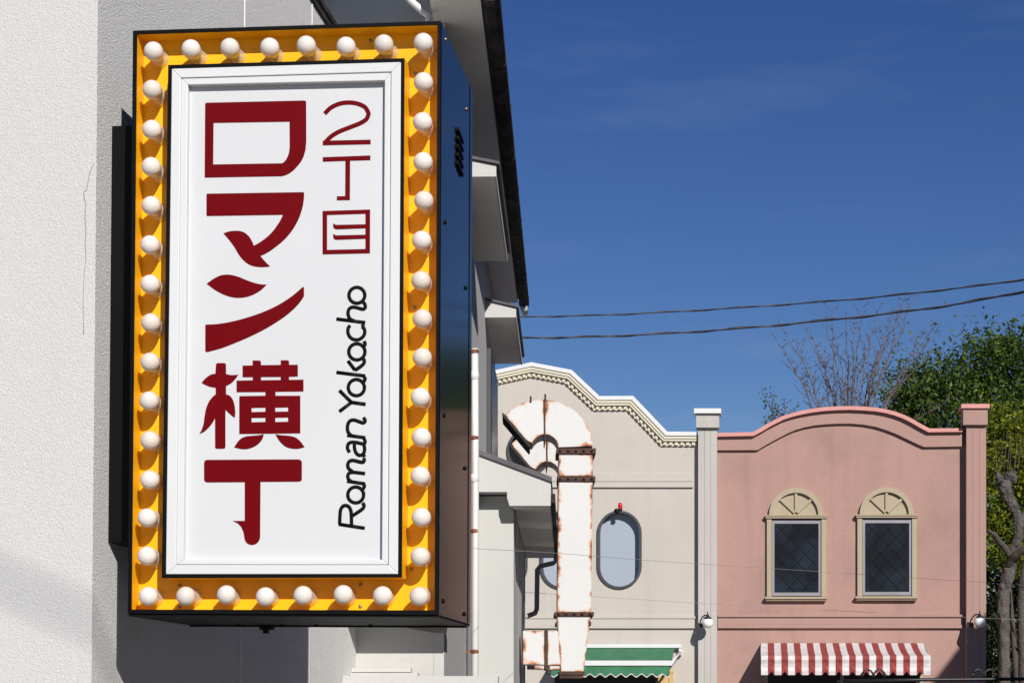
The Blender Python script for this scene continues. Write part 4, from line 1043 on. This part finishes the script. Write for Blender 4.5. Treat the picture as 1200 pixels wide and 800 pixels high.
# big dark tree behind the pink shop's end
tr = empty('leafy_tree', ground_pt(1150, 52), 'large dense dark green tree rising behind the pink end column', 'tree')
rg = random.Random(3)
mb = MB(); b = ground_pt(1150, 52); mb.tube([b, b + Z * 2, b + Z * 4.2 + Vector((.2, 0, 0))], [.32, .25, .2], 12)
for k in range(6): limb(mb, b + Z * (3 + .2 * k), Vector((math.cos(k * 1.1) * .9, math.sin(k * 1.1) * .6, 1.1)), 2.6, .13, 2, rg)
mb.build('trunk', M['bark_dark'], tr)
crown = [(1062, 472, 22, 30), (1085, 464, 28, 34), (1112, 456, 30, 38), (1140, 441, 30, 33), (1170, 431, 30, 34), (1202, 432, 34, 36), (1176, 402, 13, 15), (1188, 397, 8, 11), (1060, 436, 9, 8), (1073, 432, 7, 8), (1145, 410, 9, 7), (1112, 421, 8, 6), (1168, 412, 9, 12), (1130, 500, 55, 46), (1190, 500, 50, 55), (1085, 505, 45, 36), (1185, 580, 45, 60), (1230, 480, 40, 70), (1240, 600, 40, 90), (1060, 492, 26, 26)]
leaves('crown', crown, 52, 42000, .125, M['leaf_dark'], tr, seed=5)
# yellow-green tree nearer
ty = empty('young_tree', ground_pt(1190, 46), 'yellow-green leafy young tree just right of the pink end column', 'tree')
mb = MB(); b = ground_pt(1192, 46); mb.tube([b, b + Z * 2.2, b + Z * 4.5 + Vector((-.15, 0, 0))], [.10, .08, .04], 9); rg = random.Random(9)
for k in range(6): limb(mb, b + Z * (2.2 + .35 * k), Vector((math.cos(k * 1.3), math.sin(k * 1.3) * .6, 1.2)), 1.3, .035, 1, rg)
mb.build('trunk', M['bark_dark'], ty)
leaves('crown', [(1178, 512, 26, 28), (1168, 540, 15, 26), (1196, 545, 22, 44), (1163, 575, 9, 30), (1182, 500, 18, 18), (1215, 560, 25, 50), (1165, 620, 10, 30), (1192, 640, 14, 26)], 46, 9000, .115, M['leaf_yellow'], ty, seed=11)
# deep hedge filling the lower right
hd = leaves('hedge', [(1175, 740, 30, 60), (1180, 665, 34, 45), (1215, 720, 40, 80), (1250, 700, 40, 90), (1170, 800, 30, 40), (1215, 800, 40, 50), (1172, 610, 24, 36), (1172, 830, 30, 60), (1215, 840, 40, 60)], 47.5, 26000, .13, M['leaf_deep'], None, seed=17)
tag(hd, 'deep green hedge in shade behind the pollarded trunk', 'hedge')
# pollarded trunk
pt = empty('pollarded_tree', ground_pt(1176, 43), 'grey gnarled pollarded tree with a knobbed head, right of the pink shop', 'tree')
rg = random.Random(21)
def gnarl(pts, rads, n=14, amp=.10, seg=5):
    P_ = [at(x, y, Yd) for x, y, Yd in pts]; out = []; rr = []
    for i in range(len(P_) - 1):
        for k in range(seg):
            t = k / seg; q = P_[i].lerp(P_[i + 1], t)
            out.append(q + Vector((rg.gauss(0, 1), rg.gauss(0, 1), 0)) * .012); rr.append((rads[i] * (1 - t) + rads[i + 1] * t) * 43 / F * (1 + rg.uniform(-amp, amp)))
    out.append(P_[-1]); rr.append(rads[-1] * 43 / F)
    # smooth
    for _ in range(2): out = [out[0]] + [(out[i - 1] + out[i] * 2 + out[i + 1]) / 4 for i in range(1, len(out) - 1)] + [out[-1]]
    return out, rr
mb = MB()
b = ground_pt(1176, 43); 
o_, r_ = gnarl([(1176, 905, 43), (1176.5, 750, 43), (1175, 700, 43), (1180, 679, 43), (1187, 655, 43), (1192, 634, 43), (1195, 612, 43), (1190, 598, 43), (1183, 584, 43), (1178, 571, 43), (1176.5, 562, 43)], [8.5, 6.6, 7, 7.2, 6.6, 6.0, 5.5, 5.7, 6.2, 7.4, 6.6])
mb.tube(o_, r_, 14)
for (x, y, r, h) in ((1174, 571, 5.0, 19), (1181, 568, 6.0, 20), (1188, 566, 4.6, 15)):
    c_ = at(x, y, 43 + rg.uniform(-.1, .1)); rr = r * 43 / F; hh = h * 43 / F
    mb.lathe(c_, Z + Vector((rg.uniform(-.35, .35), rg.uniform(-.4, .4), 0)), [(rr * math.sin(math.pi * (k + .4) / 10.8) ** .7 * (1 + rg.uniform(-.16, .16)), hh * k / 10) for k in range(11)], 12)
tk = mb.build('trunk', M['bark'], pt)
sb = tk.modifiers.new('subd', 'SUBSURF'); sb.levels = 2; sb.render_levels = 2
tx_ = bpy.data.textures.new('bark_lumps', 'CLOUDS'); tx_.noise_scale = .16; tx_.noise_depth = 3
dm = tk.modifiers.new('lumps', 'DISPLACE'); dm.texture = tx_; dm.strength = .13; dm.mid_level = .5; dm.texture_coords = 'LOCAL'
for pts, rads in (([(1184, 652, 43), (1177, 640, 43), (1170, 634, 42.9), (1166, 627, 42.8), (1158, 621, 42.7)], [4, 4.2, 3.6, 3, 1.5]), ([(1181, 664, 43), (1188, 652, 42.8), (1200, 643, 42.6), (1216, 636, 42.5)], [4.5, 4.6, 4.2, 4]), ([(1196, 612, 43), (1203, 600, 43.1), (1212, 590, 43.2)], [5, 4.5, 4])):
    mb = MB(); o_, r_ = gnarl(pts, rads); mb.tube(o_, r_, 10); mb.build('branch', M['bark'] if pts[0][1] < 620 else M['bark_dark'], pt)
mb = MB()
for k in range(7):
    x = 1168 + k * 4.1; p = at(x, 553, 43); d = Vector((rg.uniform(-.22, .22), rg.uniform(-.2, .2), 1)); q = [p + d * t * rg.uniform(.95, 1.05) for t in (0, .25, .5, .75, .9)]
    mb.tube(q, [.008, .007, .006, .004, .002], 5)
mb.build('shoots', M['twig'], pt)
pt2 = empty('pollarded_tree', ground_pt(1204, 45), 'second grey trunk low at the right edge, behind the pollarded tree', 'tree')
mb = MB(); o_, r_ = gnarl([(1203, 915, 45), (1201, 760, 45), (1198, 700, 45), (1204, 660, 45), (1210, 630, 45)], [9, 8, 7, 6.5, 6]); mb.tube(o_, r_, 12); mb.build('trunk', M['bark'], pt2)
# bare tree
bt = empty('bare_tree', ground_pt(992, 49), 'bare tree with thin upright purplish shoots above the pink gable', 'tree')
rg = random.Random(33); mb = MB(); bl = []
base = ground_pt(992, 49); hub = at(990, 560, 49)
mb.tube([base, base.lerp(hub, .5) + Vector((.1, 0, 0)), hub], [.17, .14, .12], 10)
tips = [(908, 398), (916, 382), (932, 404), (945, 388), (958, 412), (967, 378), (980, 398), (975, 365), (1002, 381), (1010, 360), (1020, 392), (1030, 368), (1042, 378), (1055, 362), (1064, 380), (1072, 348), (1078, 396), (1090, 386), (1096, 390), (1050, 415), (1088, 420), (925, 432), (1000, 420), (1035, 410), (1110, 470), (952, 398), (988, 372), (1062, 352)]
for k, (x, y) in enumerate(tips):
    st = hub.lerp(at(990 + (x - 990) * .35, 522, 49 + rg.uniform(-1, 1)), rg.uniform(.5, 1.)); en = at(x + rg.uniform(-3, 3), y, 49 + rg.uniform(-1.2, 1.2))
    if k % 2 == 0: mb.tube([hub, st], [.05, .03], 6)
    n_ = 14; P_ = []
    bow = rg.uniform(-.16, .16)
    for i in range(n_ + 1):
        t = i / n_; q = st.lerp(en, t); side = Vector((1 if x > 990 else -1, 0, 0)) * (-.22 * math.sin(math.pi * t) * min(1, abs(x - 990) / 60) + bow * math.sin(math.pi * t))
        P_.append(q + side + Vector((rg.gauss(0, .015), rg.gauss(0, .02), 0)))
    mb.tube(P_, [.024 * (1 - .80 * i / n_) for i in range(n_ + 1)], 6)
    for i in range(3, n_ + 1):
        for _ in range(rg.choice((1, 2, 2, 3))):
            d = Vector((rg.gauss(0, .55), rg.gauss(0, .55), rg.uniform(.35, 1.0))).normalized(); L = rg.uniform(.10, .42) * (1.15 - .5 * i / n_)
            e = P_[i] + d * L; f = e + (d + Vector((rg.gauss(0, .3), 0, .25))).normalized() * L * .5
            mb.tube([P_[i], e, f], [.0075, .006, .003], 4, caps=False)
            for q in (e, f, P_[i].lerp(e, .5)):
                if rg.random() < .55: bl.append(q)
mb.build('trunk', M['twig'], bt)
vs, fs, rn = [], [], []
for p in bl:
    nrm = Vector((rg.gauss(0, 1), rg.gauss(0, 1), rg.gauss(0, 1))).normalized(); a = nrm.orthogonal().normalized(); c_ = nrm.cross(a); l = rg.uniform(.02, .045)
    k = len(vs); vs += [p - a * l, p + c_ * l * .5, p + a * l, p - c_ * l * .5]; fs.append((k, k + 1, k + 2, k + 3)); rn.append(rg.random())
mb = MB(); mb.v = vs; mb.f = fs; o = mb.build('buds', M['leaf_purple'], bt); a = o.data.attributes.new('rnd', 'FLOAT', 'FACE'); a.data.foreach_set('value', rn)
# small leafy sapling left of the bare tree
sp_ = empty('sapling', ground_pt(915, 47), 'thin sapling with small olive leaves peeping over the left of the pink gable', 'tree')
mb = MB(); b = ground_pt(915, 47); hub = at(918, 515, 47); mb.tube([b, b.lerp(hub, .6), hub], [.06, .05, .04], 8); pts_ = []
for x, y in ((893, 458), (905, 462), (920, 466), (930, 478), (900, 486), (940, 492), (912, 478), (896, 494)):
    e = at(x, y, 47 + rg.uniform(-.5, .5)); mb.tube([hub, hub.lerp(e, .5) + Z * .08, e], [.02, .013, .006], 5)
    for k in range(7): pts_.append(hub.lerp(e, .35 + .65 * k / 6))
mb.build('trunk', M['twig'], sp_)
vs, fs, rn = [], [], []
for p0 in pts_:
    for _ in range(6):
        p = p0 + Vector((rg.gauss(0, .07), rg.gauss(0, .07), rg.gauss(0, .06)))
        nrm = Vector((rg.gauss(0, 1), rg.gauss(0, 1), rg.gauss(.4, 1))).normalized(); a = nrm.orthogonal().normalized(); c_ = nrm.cross(a); l = rg.uniform(.03, .06)
        k = len(vs); vs += [p - a * l, p + c_ * l * .5, p + a * l, p - c_ * l * .5]; fs.append((k, k + 1, k + 2, k + 3)); rn.append(rg.random())
mb = MB(); mb.v = vs; mb.f = fs; o = mb.build('crown', M['leaf_olive'], sp_); a = o.data.attributes.new('rnd', 'FLOAT', 'FACE'); a.data.foreach_set('value', rn)

# ================================================================== unseen house, added and shaped so its gable shades the pink column's foot
q = FC.px(1155.5, 738, .25) + SUN * (9.0 / SUN.length)
Pg = q
gh = empty('shade_gable_house', Vector((Pg.x + 3, Pg.y, 0)), 'unseen brown steep-gabled house added right of the pink shop to shade its end column', 'house')
slope = 60 / 40
zr = Pg.z; 
L0 = Pg - U * 2.9; L0.z = zr - 2.9 * slope
R0 = Pg + U * 1.1; R0.z = zr + 1.1 * slope
R1 = R0 + U * 4.0; R1.z = L0.z
def gz(p, z): return Vector((p.x, p.y, z))
mb = MB(); mb.prism([gz(L0, 0), L0, R0, R1, gz(R1, 0)], -D * 6); gw = mb.build('wall', plain('brown_siding', (.22, .14, .11), .8), gh)
mb = MB(); mb.prism([L0 - U * .1 + Z * .02, R0 + Z * .02, R0 + Z * .14, L0 - U * .1 + Z * .14], -D * 6.05); mb.prism([R0 + Z * .02, R1 + Z * .02, R1 + Z * .14, R0 + Z * .14], -D * 6.05); mb.build('roof', M['roof_tin'], gh)
for k in range(2):
    mb = MB(); mb.box(gz(L0, 1.0) - D * (1 + 2.4 * k) - U * .02, -D * 1.1, U * .04, Z * 1.3); mb.build('window', M['glass'], gh)

# ================================================================== unseen shop row, added beside the viewer to hold back sky fill light
ob0 = Vector((3.9, 0, 0))
def ob(t, out=0., z=0.): return ob0 + D * t + U * out + Z * z
op = empty('sky_blocking_row', ob(7.5), 'unseen long brown shop row added opposite to keep sky light off the shaded walls', 'shop building')
brown = stucco('brown_render', (.20, .15, .12), 60, .3, .004, .2, .2)
mb = MB(); mb.box(ob(-1), D * 17, U * 7, Z * 6.3); mb.build('wall', brown, op)
mb = MB(); mb.box(ob(-1.2, -.25, 6.302), D * 17.4, U * 7.5, Z * .2); mb.build('roof', M['roof_tin'], op)
for k in range(5):
    for z0_, h_ in ((.9, 1.5), (3.8, 1.3)):
        mb = MB(); mb.box(ob(.2 + k * 3.2, -.03, z0_), D * 1.6, U * .028, Z * h_); w_ = mb.build('window', M['frame_dark'], op)
        mb = MB(); mb.box(ob(.28 + k * 3.2, -.036, z0_ + .08), D * 1.44, U * .005, Z * (h_ - .16)); mb.build('pane', M['glass'], w_)
